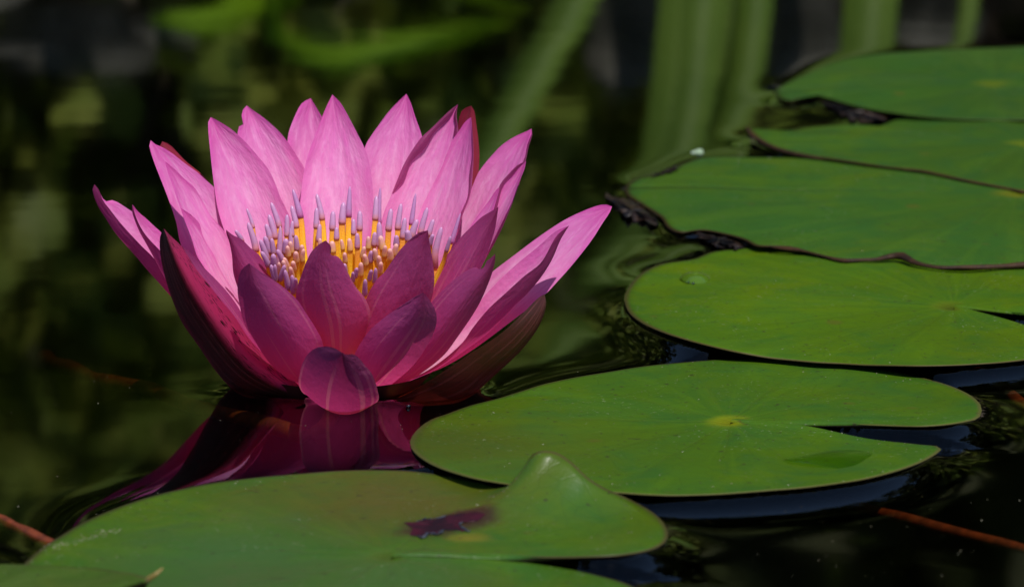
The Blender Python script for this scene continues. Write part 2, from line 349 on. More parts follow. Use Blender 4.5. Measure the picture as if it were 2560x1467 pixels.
def mat_water():
    k = NT('pond_water'); c = k.coords()
    n1 = k.noise(k.mapped(c['Object'], (9, 14, 9)), 1.0, 2.0, 0.5, 0.3)
    n2 = k.noise(k.mapped(c['Object'], (60, 110, 60)), 1.0, 2.0, 0.5)
    nrm = k.bump(k.math('ADD', n1, k.math('MULTIPLY', n2, 0.02)), 0.012, 0.010)
    fr = k.n('Fresnel'); fr.inputs['IOR'].default_value = 1.333; k.l(nrm, fr.inputs['Normal'])
    gl = k.n('BsdfGlossy'); gl.inputs['Roughness'].default_value = 0.045; gl.inputs['Color'].default_value = (1, 1, 1, 1); k.l(nrm, gl.inputs['Normal'])
    tr = k.n('BsdfTransparent'); tr.inputs['Color'].default_value = (0.80, 0.74, 0.58, 1)
    k.done(k.mixs(k.math('MULTIPLY', fr.outputs[0], k.math('SUBTRACT', 1.0, k.n('NewGeometry').outputs['Backfacing'])), tr.outputs[0], gl.outputs[0]))
    va = k.n('VolumeAbsorption'); va.inputs['Color'].default_value = (0.55, 0.42, 0.20, 1); va.inputs['Density'].default_value = 42.0
    k.l(va.outputs[0], k.out.inputs['Volume'])
    return k.m
M_WATER = mat_water()
def mat_drop(name='clear_water_drop', tint=(0.95, 0.99, 0.80), rough=0.10):
    k = NT(name)
    fr = k.n('Fresnel'); fr.inputs['IOR'].default_value = 1.24
    gl = k.n('BsdfGlossy'); gl.inputs['Roughness'].default_value = rough
    tr = k.n('BsdfTransparent'); tr.inputs['Color'].default_value = (*tint, 1)
    return k.done(k.mixs(fr.outputs[0], tr.outputs[0], gl.outputs[0]))
M_DROP = mat_drop()
def mat_bulge():
    k = NT('water_over_leaf')
    return k.done(k.pr((0.062, 0.125, 0.008), 0.08, 0.45))
M_BULGE = mat_bulge()
def mat_bead():
    k = NT('glint_bead_gloss'); fr = k.n('Fresnel'); fr.inputs['IOR'].default_value = 2.2  # mirrors more than water does, to strengthen the added glints
    gl = k.n('BsdfGlossy'); gl.inputs['Roughness'].default_value = 0.05
    tr = k.n('BsdfTransparent'); tr.inputs['Color'].default_value = (0.95, 0.97, 0.95, 1)
    return k.done(k.mixs(fr.outputs[0], tr.outputs[0], gl.outputs[0]))
M_BEAD = mat_bead()
M_FILM = mat_drop('water_film', (0.74, 0.88, 0.46), 0.15)

# ================================================================== LILY PADS: outlines
# (photo column, photo row[, height above water in mm]) round each leaf as it floats on the pond
PADS = {
 'A': dict(z=3.6, c=(2480, 228), pts=[(1938,232),(1955,217),(2010,191),(2066,166),(2136,146),(2237,136),(2363,128),(2560,121),(2720,122),(2860,140),(2960,172),(2985,215),(2900,262),(2750,292),(2560,302),(2400,300),(2300,293),(2230,284),(2136,267),(2066,247),(2020,238),(1985,252),(1955,250)]),
 'B': dict(z=4.0, c=(2560, 380), pts=[(1869,322,4),(1895,348,2),(1930,368,1),(1985,383),(2086,400),(2212,418),(2313,429),(2413,451),(2560,479),(2720,492),(2870,468),(2930,410),(2900,350),(2780,310),(2600,288),(2420,283),(2300,287),(2247,299),(2202,317),(2136,327),(2056,322),(1995,328),(1945,340),(1905,332)]),
 'C': dict(z=3.2, c=(2545, 500), pts=[(1563,470),(1572,460),(1594,447),(1651,434),(1675,424),(1704,413),(1748,398),(1859,396),(2057,399),(2189,404),(2343,410),(2500,420),(2680,440),(2860,490),(2930,550),(2880,610),(2740,650),(2560,664),(2454,668),(2343,667),(2286,656),(2246,642),(2189,648),(2101,650),(2035,637),(1969,620),(1925,618),(1889,616),(1863,602),(1815,588),(1748,577),(1696,583),(1669,570),(1655,548),(1638,535),(1603,513),(1566,488)]),
 'D': dict(z=2.2, c=(2383, 778), notch=True, pts=[(2430,779),(2476,784),(2560,791),(2700,806),(2760,800),(2790,752),(2730,690),(2600,645),(2400,618),(2200,607),(2050,608),(1925,618),(1837,625),(1775,634),(1735,650),(1704,655),(1651,663),(1599,689),(1572,720),(1561,747),(1572,782),(1603,808),(1651,830),(1722,852),(1815,877),(1903,894),(1991,903),(2123,912),(2277,916),(2410,914),(2560,901),(2690,873),(2720,862),(2640,846),(2560,824),(2498,804),(2454,791),(2420,783)]),
 'E': dict(z=0.9, c=(1825, 1053), notch=True, pts=[(1870,1052),(1921,1053),(2044,1059),(2197,1065),(2320,1067),(2412,1056),(2449,1044),(2454,1020),(2436,998),(2381,970),(2258,937),(2105,909),(1921,900),(1767,904),(1614,918),(1491,937),(1368,961),(1295,983),(1245,998),(1184,1013),(1123,1035),(1074,1053),(1037,1081),(1023,1105),(1028,1124),(1049,1145),(1092,1170),(1184,1198),(1276,1213),(1400,1228),(1534,1233),(1614,1238),(1767,1238),(1921,1228),(2044,1216),(2166,1198),(2258,1173),(2320,1148),(2354,1123),(2289,1113),(2166,1099),(2044,1077),(1921,1062),(1870,1057)]),
 'F': dict(z=1.2, c=(975, 1392), notch=True, pts=[(1092,1381),(1246,1389),(1430,1393),(1553,1388),(1640,1371),(1667,1352),(1669,1328),(1651,1300),(1614,1272,1),(1553,1241,4),(1510,1222,6),(1467,1195,9),(1430,1161,12),(1393,1136,14),(1356,1131,14.5),(1331,1139,13),(1314,1165,10),(1296,1203,5.5),(1272,1219,3),(1250,1220,1.5),(1209,1207),(1108,1190),(1008,1179),(856,1179),(705,1190),(554,1207),(453,1225),(378,1243),(302,1268),(252,1288),(201,1313),(151,1343),(111,1368),(80,1394),(62,1412),(70,1450),(150,1510),(330,1575),(600,1625),(900,1642),(1200,1625),(1430,1580),(1560,1525),(1600,1485),(1571,1465),(1491,1440),(1368,1416),(1184,1391),(1110,1385)]),
 'G': dict(z=2.6, c=(-60, 1500), pts=[(-480,1480),(-420,1440),(-250,1416),(0,1413),(101,1416),(201,1421),(277,1429),(353,1442,5),(372,1452,6),(362,1480,2),(300,1530),(150,1590),(-100,1620),(-320,1590),(-450,1530)]),
}
A_NEAR, A_FAR, LAM = 0.0040, -0.0011, 0.0070
def amp(nrm_y):                       # the water climbs the near rims and is pressed down along the far ones
    x = np.clip((0.55 - nrm_y) / 1.25, 0, 1); x = x * x * (3 - 2 * x)
    return A_FAR + (A_NEAR - A_FAR) * x
def inside(poly, P):
    x, y = P[:, 0], P[:, 1]; r = np.zeros(len(P), bool)
    a = poly; b = np.roll(poly, -1, 0)
    for (x1, y1), (x2, y2) in zip(a, b):
        if y1 == y2: continue
        c = ((y1 > y) != (y2 > y)) & (x < (x2 - x1) * (y - y1) / (y2 - y1) + x1); r ^= c
    return r
NOUT, NRING = 260, 30
def pad_outline(d):
    p = np.array([(q[0], q[1], (q[2] if len(q) > 2 else 0.0)) for q in d['pts']], float)
    q = crv(p, NOUT) if d.get('notch') else crv(p, NOUT, closed=True)
    rg = np.random.RandomState(len(p)); q[:, :2] += np.stack([smooth1(rg.randn(NOUT), 2) * 2.2 + smooth1(rg.randn(NOUT), 6) * 4, smooth1(rg.randn(NOUT), 2) * 0.9 + smooth1(rg.randn(NOUT), 6) * 1.6], 1) * np.clip(np.minimum(np.arange(NOUT), NOUT - 1 - np.arange(NOUT)) / 20, 0, 1)[:, None]
    lift = np.clip(q[:, 2], 0, None) / 1000.0
    d['px'] = q[:, :2]
    return np.array([at_z(x, y, 0.0012 + h) for x, y, h in zip(q[:, 0], q[:, 1], lift)]), lift
for kk, d in PADS.items():
    d['xyz'], d['lift'] = pad_outline(d); d['poly'] = d['xyz'][:, :2]
    d['cen'] = at_z(*d['c'], 0.0012)[:2]
# outline edge normals
for d in PADS.values():
    t = np.gradient(smooth1(d['poly'], 3, closed=not d.get('notch')), axis=0)
    n_ = np.stack([t[:, 1], -t[:, 0]], 1); n_ /= np.linalg.norm(n_, axis=1)[:, None] + 1e-12
    e = d['poly'] + n_ * 0.001
    if inside(d['poly'], e).mean() > 0.5: n_ = -n_
    d['nrm'] = n_

BELOW = {'D': ['E'], 'C': ['D'], 'B': ['C'], 'A': ['B'], 'E': [], 'F': ['E'], 'G': ['F']}
for key in 'EDCBAFG':
    d = PADS[key]; cl = not d.get('notch'); over = np.zeros(NOUT, bool)
    for b in BELOW[key]: over |= inside(PADS[b]['poly'], d['poly'])
    zb = max([PADS[b]['z'] for b in BELOW[key]], default=0) / 1000.0 + 0.0008
    fade = 1.0 if cl else np.clip(np.linalg.norm(d['poly'] - d['cen'], axis=1) / 0.055, 0, 1) ** 1.5
    ze = np.where(over, max(zb, d['z'] / 1000.0), np.clip(amp(d['nrm'][:, 1]) * (0.5 if key in 'ABC' else 1.0) * fade, -0.0004, 0.01) + 0.0003)
    d['ze'] = smooth1(ze, 4, closed=cl)
    d['xyz'] = np.array([at_z(x, y, z + h) for (x, y), z, h in zip(d['px'], d['ze'], d['lift'])]); d['poly'] = d['xyz'][:, :2]

# ================================================================== POND WATER with menisci
FLOWER_FOOT = np.array([at_z(x, y)[:2] for x, y in [(600,975),(640,1000),(700,1006),(770,1006),(800,1020),(845,1029),(900,1026),(946,1012),(1020,1014),(1090,1012),(1150,1002),(1190,985),(1180,950),(1080,915),(850,900),(680,920)]])
FLOWER_FOOT = crv(FLOWER_FOOT, 160, closed=True)
def axis(lo, hi, step, far):
    c = np.arange(lo, hi + step / 2, step); out_r, out_l = [], []
    s, x = step, hi
    while x < far: s *= 1.16; x += s; out_r.append(min(x, far))
    s, x = step, lo
    while x > -far: s *= 1.16; x -= s; out_l.append(max(x, -far))
    return np.array(out_l[::-1] + list(c) + out_r)
gx = axis(-0.20, 0.26, 0.00125, 9.0); gy = axis(-0.24, 0.56, 0.00135, 9.0)
GX, GY = np.meshgrid(gx, gy); P = np.stack([GX.ravel(), GY.ravel()], 1); H = np.zeros(len(P))
def meniscus(poly, cen, lam, scale=1.0):
    global H
    lo, hi = poly.min(0) - 0.035, poly.max(0) + 0.035
    idx = np.where((P[:, 0] > lo[0]) & (P[:, 0] < hi[0]) & (P[:, 1] > lo[1]) & (P[:, 1] < hi[1]))[0]
    if not len(idx): return
    Q = P[idx]; best = np.full(len(Q), 9.0); by = np.zeros(len(Q))
    ins = inside(poly, Q)
    for a, b in zip(poly, np.roll(poly, -1, 0)):
        ab = b - a; L2 = ab @ ab
        if L2 < 1e-14: continue
        t = np.clip(((Q - a) @ ab) / L2, 0, 1); dx = Q[:, 0] - a[0] - t * ab[0]; dy = Q[:, 1] - a[1] - t * ab[1]
        d2 = dx * dx + dy * dy; m = d2 < best
        best[m] = d2[m]; by[m] = dy[m]
    d = np.sqrt(best); ny = np.where(ins, 0.0, by / np.maximum(d, 1e-6))
    A = amp(ny) * scale
    if cen is not None: A = A * np.clip(np.linalg.norm(Q - cen, axis=1) / 0.055, 0, 1) ** 1.5
    h = np.where(ins, (amp(-by / np.maximum(d, 1e-6)) * scale * (np.clip(np.linalg.norm(Q - cen, axis=1) / 0.055, 0, 1) ** 1.5 if cen is not None else 1.0) + 0.0007) * np.exp(-d / 0.0022) - 0.0007, A * np.exp(-d / lam) * np.clip(1 - (d / 0.034) ** 2, 0, 1) ** 2)
    hi_ = np.where(ins, h, H[idx] + h)
    H[idx] = hi_
meniscus(FLOWER_FOOT, None, 0.004, 0.42)
for kk in 'ABCDEFG': meniscus(crv(smooth1(PADS[kk]['poly'], 2, closed=not PADS[kk].get('notch')), 800, closed=True), PADS[kk]['cen'] if PADS[kk].get('notch') else None, 0.0045 if kk in 'ABC' else LAM, 0.5 if kk in 'ABC' else 1.0)
nx, ny_ = len(gx), len(gy)
V = np.column_stack([P, H])
# closed body of water: skirt and floor below the surface
ii = np.arange(nx * ny_).reshape(ny_, nx)
quads = np.stack([ii[:-1, :-1], ii[:-1, 1:], ii[1:, 1:], ii[1:, :-1]], -1).reshape(-1, 4)
bot = len(V); DEP = -0.60
V = np.vstack([V, [[-9, -9, DEP], [9, -9, DEP], [9, 9, DEP], [-9, 9, DEP]]])
me = bpy.data.meshes.new('pond_water')
loops_q = quads.ravel()
extra = [list(ii[0, ::-1]) + [bot, bot + 1], list(ii[::-1, -1]) + [bot + 1, bot + 2], list(ii[-1, :]) + [bot + 2, bot + 3], list(ii[:, 0]) + [bot + 3, bot]]
extra = [list(ii[0, ::-1]) + [bot, bot + 1], list(ii[::-1, -1]) + [bot + 1, bot + 2], list(ii[-1, :]) + [bot + 2, bot + 3], list(ii[:, 0]) + [bot + 3, bot], [bot + 3, bot + 2, bot + 1, bot]]
lv = np.concatenate([loops_q] + [np.array(e_) for e_ in extra]).astype(np.int32)
sizes = np.concatenate([np.full(len(quads), 4), [len(e_) for e_ in extra]]).astype(np.int32)
starts = np.concatenate([[0], np.cumsum(sizes)[:-1]]).astype(np.int32)
me.vertices.add(len(V)); me.vertices.foreach_set('co', V.astype(np.float32).ravel())
me.loops.add(len(lv)); me.loops.foreach_set('vertex_index', lv)
me.polygons.add(len(sizes)); me.polygons.foreach_set('loop_start', starts)
sm = np.ones(len(sizes), bool); sm[len(quads):] = False
me.polygons.foreach_set('use_smooth', sm)
me.update(calc_edges=True); me.validate()
me.materials.append(M_WATER)
wo_ = bpy.data.objects.new('pond_water', me); COL.objects.link(wo_); tag(wo_, 'still dark pond water mirroring the plants of the bank', kind='structure')

# pond bed and bank: one sheet of ground
def ground():
    xs = np.concatenate([np.linspace(-60, -3, 12), np.linspace(-2.5, 2.5, 60), np.linspace(3, 60, 12)])
    ys = np.concatenate([np.linspace(-8.5, 0.6, 12), np.linspace(0.8, 3.4, 60), np.linspace(4, 90, 14)])
    V, nxx = [], len(xs)
    for y in ys:
        for x in xs:
            e = 1.50 + 0.05 * math.sin(x * 3.1) + 0.04 * math.sin(x * 7.7 + 1)
            t = (y - e)
            z = -0.5 if t < -0.35 else (-0.5 + 0.54 * (t + 0.35) / 0.35 if t < 0 else 0.04 + 0.22 * min(t, 2.5) + 0.02 * max(0, t - 2.5))
            z += 0.02 * math.sin(x * 13 + y * 5) * math.sin(y * 17 - x * 3) if t > -0.3 else 0
            V.append((x, y, z))
    return V, grid_faces(nxx, len(ys))
gv, gf = ground()
tag(mesh_obj('ground', gv, gf, M_BANK), 'brown mud of the pond bed and bank', kind='structure')

# ================================================================== build the pads
def spot(key, px, py, ex, ey, c):
    p = at_z(px, py, 0.002)[:2] - PADS[key]['cen']; return (p[0], p[1], ex, ey, c)
PADMAT = {
 'A': mat_pad('pad_dull_green', (0.042, 0.105, 0.024), (0.062, 0.120, 0.020), (0.035, 0.095, 0.030), rim=(0.085, 0.13, 0.02), centre=(0.13, 0.19, 0.01), centre_r=0.14),
 'B': mat_pad('pad_blue_green', (0.048, 0.108, 0.022), (0.070, 0.125, 0.016), (0.036, 0.100, 0.030), rim=(0.12, 0.07, 0.02)),
 'C': mat_pad('pad_mid_green', (0.050, 0.122, 0.026), (0.074, 0.134, 0.018), (0.040, 0.110, 0.028), rim=(0.07, 0.035, 0.012), centre=(0.18, 0.20, 0.01)),
 'D': mat_pad('pad_bright_green', (0.085, 0.158, 0.014), (0.105, 0.165, 0.011), (0.055, 0.135, 0.022), rim=(0.14, 0.12, 0.03)),
 'E': mat_pad('pad_fresh_green', (0.072, 0.148, 0.020), (0.088, 0.155, 0.014), (0.048, 0.128, 0.030), rim=(0.17, 0.17, 0.04), centre=(0.32, 0.36, 0.008), centre_r=0.115,
              blush=(0.10, 0.115, 0.012), blush_at=tuple((at_z(1120, 1110)[:2] - at_z(1825, 1053)[:2])) + (0.075,)),
 'F': mat_pad('pad_blushed_green', (0.070, 0.145, 0.018), (0.095, 0.150, 0.014), (0.045, 0.130, 0.026), spec=0.34, r0=0.27, rim=(0.13, 0.11, 0.03), centre=(0.10, 0.20, 0.012),
              spots=[spot('F', 1070, 1318, 0.0135, 0.012, (0.030, 0.009, 0.008)), spot('F', 1160, 1296, 0.0110, 0.011, (0.034, 0.010, 0.009)), spot('F', 560, 1400, 0.045, 0.055, (0.036, 0.098, 0.020)), spot('F', 1000, 1440, 0.03, 0.03, (0.042, 0.105, 0.018)), spot('F', 1178, 1340, 0.009, 0.005, (0.14, 0.13, 0.008))], blush=(0.155, 0.105, 0.022), blush_at=tuple((at_z(960, 1245)[:2] - at_z(975, 1392)[:2])) + (0.055,)),
 'G': mat_pad('pad_grey_green', (0.075, 0.120, 0.030), (0.090, 0.115, 0.035), (0.070, 0.125, 0.022), rim=(0.14, 0.10, 0.04)),
}
PADLABEL = {
 'A': 'farthest lily pad, at the top right corner, with a pale tapering left end',
 'B': 'lily pad with a thin brown curled front rim, second from the back',
 'C': 'large lily pad with a ragged blackened left edge and a wavy brown front rim',
 'D': 'bright green lily pad with a water drop near its rounded left end',
 'E': 'lily pad with a yellow centre, an open slit and a wet right corner',
 'F': 'large foreground lily pad with a raised fold and a dark maroon rotten patch',
 'G': 'grey green lily pad with an ochre curled horn, cut by the bottom left corner',
}
ORDER = ['E', 'D', 'C', 'B', 'A', 'F', 'G']
def build_pad(key):
    d = PADS[key]; z0 = d['z'] / 1000.0; cl = not d.get('notch')
    ze = d['ze']
    rng = np.random.RandomState(ord(key)); ph = rng.rand(8) * 6.28
    edge = d['poly'].copy(); cen = d['cen']
    a_ = np.linspace(0, 1, NOUT)
    if cl:
        close = lambda x: np.concatenate([x, x[:1]])
        edge, ze, lift = close(edge), close(ze), close(d['lift']); a_ = np.linspace(0, 1, NOUT + 1)
    else: lift = d['lift']
    NC = len(a_)
    edge_s = smooth1(d['poly'], 9, closed=cl); edge_s = np.vstack([edge_s, edge_s[:1]]) if cl else edge_s
    V = [(cen[0], cen[1], z0 - 0.0006)]; UV = [(0.5, 0.0)]
    for r in range(1, NRING + 1):
        s = (r / NRING) ** 0.8
        xy = cen + (edge_s + (edge - edge_s) * s ** 5 - cen) * s
        z = z0 + (ze - z0) * s ** 5 + lift * s ** 4.5
        und = 0.00045 * np.sin(a_ * 2 * math.pi * 5 + ph[0] + 3 * s) + 0.0003 * np.sin(a_ * 2 * math.pi * 11 + ph[1]) + 0.0005 * np.sin(xy[:, 0] * 90 + ph[2]) * np.sin(xy[:, 1] * 70 + ph[3])
        z = z + und * s * (1 - s ** 6) * 1.3 * (1 - smooth1(np.clip(lift / 0.006, 0, 1), 6)) + 0.0004
        for k in range(NC): V.append((xy[k, 0], xy[k, 1], z[k])); UV.append((a_[k], s))
    F = []
    last = NC - 1
    for k in range(last): F.append((0, 1 + k, 1 + k + 1))
    for r in range(NRING - 1):
        o0, o1 = 1 + r * NC, 1 + (r + 1) * NC
        for k in range(last):
            k2 = k + 1; F.append((o0 + k, o1 + k, o1 + k2, o0 + k2))
    V = np.array(V)
    # make faces look up
    ex, ey = edge[:, 0], edge[:, 1]
    if (ex * np.roll(ey, -1) - ey * np.roll(ex, -1)).sum() < 0: F = [f[::-1] for f in F]
    o = mesh_obj('lily_pad', V, F, PADMAT[key], uv=UV, origin=(cen[0], cen[1], 0.0))
    so_ = o.modifiers.new('thickness', 'SOLIDIFY'); so_.thickness = 0.00045; so_.offset = -1
    tag(o, PADLABEL[key], 'lily pad', 'lily pads floating on the pond')
    d['obj'] = o
    return o
for kk in ORDER: build_pad(kk)
def child_mesh(name, V, F, mat, par, uv=None, smooth=True):
    o = mesh_obj(name, np.asarray(V) - np.array(par.location), F, mat, parent=par, uv=uv, smooth=smooth); return o

from mathutils.bvhtree import BVHTree
def surf(key, px, py):
    """the point of a pad met by the sight line through a photo pixel, and its height"""
    d = PADS[key]; o = d['obj']
    if 'bvh' not in d:
        d['bvh'] = BVHTree.FromPolygons([tuple(v_.co + o.location) for v_ in o.data.vertices], [tuple(p_.vertices) for p_ in o.data.polygons])
    r = ray(px, py); h = d['bvh'].ray_cast(Vector(CAM), Vector(r).normalized())
    return (np.array(h[0]), h[0][2]) if h[0] is not None else (at_z(px, py, 0.003), 0.003)
# rims: rolled strips and dark tatters
def rim(par, pts, mat, name, wob=0.0, seed=1):
    """pts: (px, py, height mm, radius px)"""
    q = crv(np.array(pts, float), 60); rng = np.random.RandomState(seed)
    rr = np.clip(q[:, 3] * 0.117 / 1000 * (1 + wob * smooth1(rng.randn(60), 2)), 0.0002, 1)
    path = np.array([at_z(a, b, h / 1000) for a, b, h in q[:, :3]])
    v, f, u = tube(path, rr, 8, 0.8, side=(0, 1, 0.3)); return child_mesh(name, v, f, mat, par, uv=u)
rim(PADS['C']['obj'], [(1925,617,3.2,2),(1969,622,3.4,7),(1990,624,3.4,9),(2010,628,3.4,3),(2060,641,3.4,3),(2110,652,3.6,6),(2150,650,3.8,6),(2189,649,3.8,7),(2230,641,4.2,11),(2255,640,4.6,13),(2286,656,4.0,9),(2343,669,3.6,5),(2400,668,3.8,9),(2454,668,3.8,10),(2500,666,3.8,9),(2560,662,3.8,13),(2650,655,3.8,9),(2740,645,3.8,5)], M_RIM, 'withered_rim', 0.25, 3)
rim(PADS['B']['obj'], [(1866,318,6.5,4),(1880,338,5,6),(1905,354,4,7),(1935,369,3.6,7),(1985,384,3.6,7),(2086,401,3.6,4),(2212,419,3.8,2.5),(2313,430,4,2.5),(2413,452,4,3),(2560,480,4,3)], M_RIM, 'curled_rim', 0.15, 4)
rim(PADS['G']['obj'], [(325,1475,4.5,9),(345,1464,5.5,9),(368,1449,6.5,8),(390,1434,8,6),(404,1422,9,3),(408,1419,9.3,1)], M_HORN, 'curled_horn', 0.1, 5)
def tatter(par, pts, hgt, mat, name, seed):
    """ragged dark flap for rot and dark open water: a fan of crumpled strips lying at the rim"""
    rng = np.random.RandomState(seed); p = crv(np.array(pts, float), 44, closed=True)
    c = p.mean(0); p = c + (p - c) * 0.80 + rng.randn(*p.shape) * 2.5
    c = p.mean(0); V, F = [], []
    for ring, s in enumerate((0.0001, 0.4, 0.75, 1.0)):
        for k in range(44):
            q = c + (p[k] - c) * s; V.append(at_z(q[0], q[1], hgt * (1 - s * 0.6) + (0.0005 * rng.randn() if s > 0.1 else 0.0)))
    for r in range(3):
        for k in range(44): F.append((r*44+k, r*44+(k+1) % 44, (r+1)*44+(k+1) % 44, (r+1)*44+k))
    return child_mesh(name, V, F, mat, par)
tatter(PADS['C']['obj'], [(1492,478),(1530,486),(1575,492),(1610,514),(1640,536),(1662,566),(1655,574),(1620,560),(1570,552),(1545,530),(1520,505)], 0.0022, M_RIMBLACK, 'dark_edge', 11)  # dark flaps stand in for dark water and holes along the rim
tatter(PADS['C']['obj'], [(1705,580),(1748,574),(1815,586),(1863,600),(1888,616),(1860,624),(1800,622),(1760,604)], 0.0022, M_RIMBLACK, 'dark_edge', 12)
tatter(PADS['C']['obj'], [(1600,446),(1650,430),(1705,410),(1716,414),(1660,440),(1612,454)], 0.0016, M_RIMBLACK, 'dark_edge', 13)
tatter(PADS['A']['obj'], [(2020,238),(2066,247),(2136,268),(2230,287),(2245,296),(2180,312),(2130,306),(2070,270),(2030,256)], 0.0018, M_RIMBLACK, 'dark_edge', 14)  # black flap laid where dark open water shows between the pads
# rotten patch on the foreground pad: torn maroon skin with curled slate edges
def rot_patch():
    par = PADS['F']['obj']
    pts = [(1008,1307),(1040,1306),(1061,1299),(1095,1297),(1123,1287),(1155,1283),(1184,1280),(1212,1283),(1206,1294),(1190,1302),(1165,1305),(1147,1312),(1160,1322),(1178,1330),(1150,1326),(1129,1327),(1110,1326),(1092,1336),(1072,1334),(1055,1346),(1042,1340),(1024,1336),(1032,1322)]
    p = crv(np.array(pts, float), 90, closed=True); rng = np.random.RandomState(5); p += rng.randn(*p.shape) * 0.9
    c = p.mean(0); V, F = [], []; n = 90
    for s in (0.001, 0.35, 0.65, 0.9, 1.0):
        for k in range(n):
            q = c + (p[k] - c) * s; V.append(surf('F', q[0], q[1])[0] + np.array([0, 0.0, 0.00008]) + np.array([0, 0, 1.0]) * ( (0.0 if s == 1.0 else 0.0003 * rng.rand() * s)))
    for r in range(4):
        for k in range(n): F.append((r*n+k, (r+1)*n+k, (r+1)*n+(k+1) % n, r*n+(k+1) % n))
    patch = child_mesh('rotten_patch', V, F, M_ROT, par)
    for a, b in ((6, 20), (46, 58), (66, 80)):
        path = np.array([surf('F', q[0], q[1])[0] + np.array([0, -0.0001, 0.0003]) for q in p[a:b]])
        rr = 0.00010 + 0.00055 * (np.sin(np.linspace(0, 3.14, b - a)) ** 0.5) * np.abs(smooth1(rng.randn(b - a), 1))
        v, f, u = tube(path, rr, 6, 0.8)
        e = mesh_obj('torn_edge', v - np.array(par.location), f, M_ROT_EDGE, parent=patch, uv=u)
rot_patch()

M_SPECK = simple('leaf_litter_specks', (0.34, 0.33, 0.24), 0.8, 0.2, (0.16, 0.13, 0.08), 700)
def specks(key, n, seed, band=None):
    par = PADS[key]['obj']; rng = np.random.RandomState(seed); V, F = [], []
    out = crv(PADS[key]['poly'], 400, closed=True); cen = PADS[key]['cen']
    surf(key, *PADS[key]['c']); bvh = PADS[key]['bvh']
    for _ in range(n):
        if band is not None:
            (x0, y0), (x1, y1), wd = band; t = rng.rand(); p = at_z(x0 + (x1 - x0) * t + rng.randn() * wd, y0 + (y1 - y0) * t + rng.randn() * wd * 0.35, 0.002)[:2]
        else:
            s_ = 1 - abs(rng.randn()) * 0.16 if rng.rand() < 0.6 else math.sqrt(rng.rand()); p = cen + (out[rng.randint(400)] - cen) * min(max(s_, 0.1), 0.985)
        h = bvh.ray_cast(Vector((p[0], p[1], 0.2)), Vector((0, 0, -1)))
        if h[0] is None: continue
        r = 0.00006 + 0.00016 * rng.rand() ** 2.5; b = len(V); ang = rng.rand() * 6.28; ln = 1 + 1.6 * rng.rand() ** 2
        for k in range(4):
            a = ang + k * math.pi / 2; rr = r * (ln if k % 2 == 0 else 0.7); V.append((p[0] + rr * math.cos(a), p[1] + rr * math.sin(a), h[0][2] + 0.00003))
        V.append((p[0], p[1], h[0][2] + r * 0.8))
        F += [(b, b+1, b+4), (b+1, b+2, b+4), (b+2, b+3, b+4), (b+3, b, b+4)]
    o = child_mesh('specks', V, F, M_SPECK, par, smooth=False); o['kind'] = 'stuff'
for kk_, n_ in (('E', 240), ('D', 170), ('F', 260), ('C', 90)): specks(kk_, n_, ord(kk_))
specks('F', 260, 5, ((120, 1362), (300, 1308), 12.0))
# wet film, drop, added glint beads and a blob for a highlight
def dome(name, pts, z, hgt, mat, label, cat, n=64, rings=12, group=None, skew=0.0):
    p = crv(np.array(pts, float), n, closed=True); W = np.array([at_z(a, b, z) for a, b in p]); c = W.mean(0)
    ap = c + np.array([0, skew, 0]); V, F = [ap + [0, 0, hgt]], []
    for r in range(1, rings + 1):
        s = r / rings
        for k in range(n):
            q = ap + (W[k] - ap) * s; V.append((q[0], q[1], z + hgt * (1 - s ** 2.4)))
    for k in range(n): F.append((0, 1 + k, 1 + (k + 1) % n))
    for r in range(rings - 1):
        for k in range(n): F.append((1+r*n+k, 1+(r+1)*n+k, 1+(r+1)*n+(k+1) % n, 1+r*n+(k+1) % n))
    V = np.array(V); a, b, c_ = V[list(F[0])]
    if np.cross(b - a, c_ - a)[2] < 0: F = [f[::-1] for f in F]
    o = mesh_obj(name, V, F, mat, origin=(c[0], c[1], z)); return tag(o, label, cat, group)
drop = dome('water_drop', [(1700,694),(1708,685),(1735,681),(1762,684),(1776,694),(1770,703),(1745,709),(1715,706)], 0.0022, 0.0019, M_BULGE, 'clear water drop with added glint beads on the bright green pad', 'water drop', skew=-0.0035, group='water lying on the pads')
dome('water_film', [(1957,1148),(2010,1134),(2080,1125),(2180,1126),(2270,1130),(2312,1136),(2290,1156),(2250,1172),(2190,1188),(2140,1184),(2100,1172),(2030,1160)], 0.0016, 0.0007, M_FILM, 'thin film of water wetting the right corner of the slit pad', 'puddle', group='water lying on the pads')
def bead(name, p, r, label=None, cat='water drop', parent=None):
    bm = bmesh.new(); bmesh.ops.create_icosphere(bm, subdivisions=3, radius=r)
    for v_ in bm.verts: v_.co.z *= 0.75
    me_ = bpy.data.meshes.new(name); bm.to_mesh(me_); bm.free()
    me_.polygons.foreach_set('use_smooth', [True] * len(me_.polygons)); me_.materials.append(M_BEAD)
    o = bpy.data.objects.new(name, me_); COL.objects.link(o); o.parent = parent; o.location = np.array(p) - (np.array(parent.location) if parent else 0)
    if label: tag(o, label, cat)
bead('bead', surf('D', 1722, 709)[0] + np.array([0, 0, 0.0004]), 0.0004, parent=drop); bead('bead', surf('D', 1733, 711)[0] + np.array([0, 0, 0.0004]), 0.0005, parent=drop)  # beads added beside the drop to give it a sun glint
bead('glint_bead', at_z(1021, 1014, 0.0010), 0.0007, 'tiny bead added for the sun glint at the foot of the right sepal')  # added bead stands in for a sun glint on the water's edge
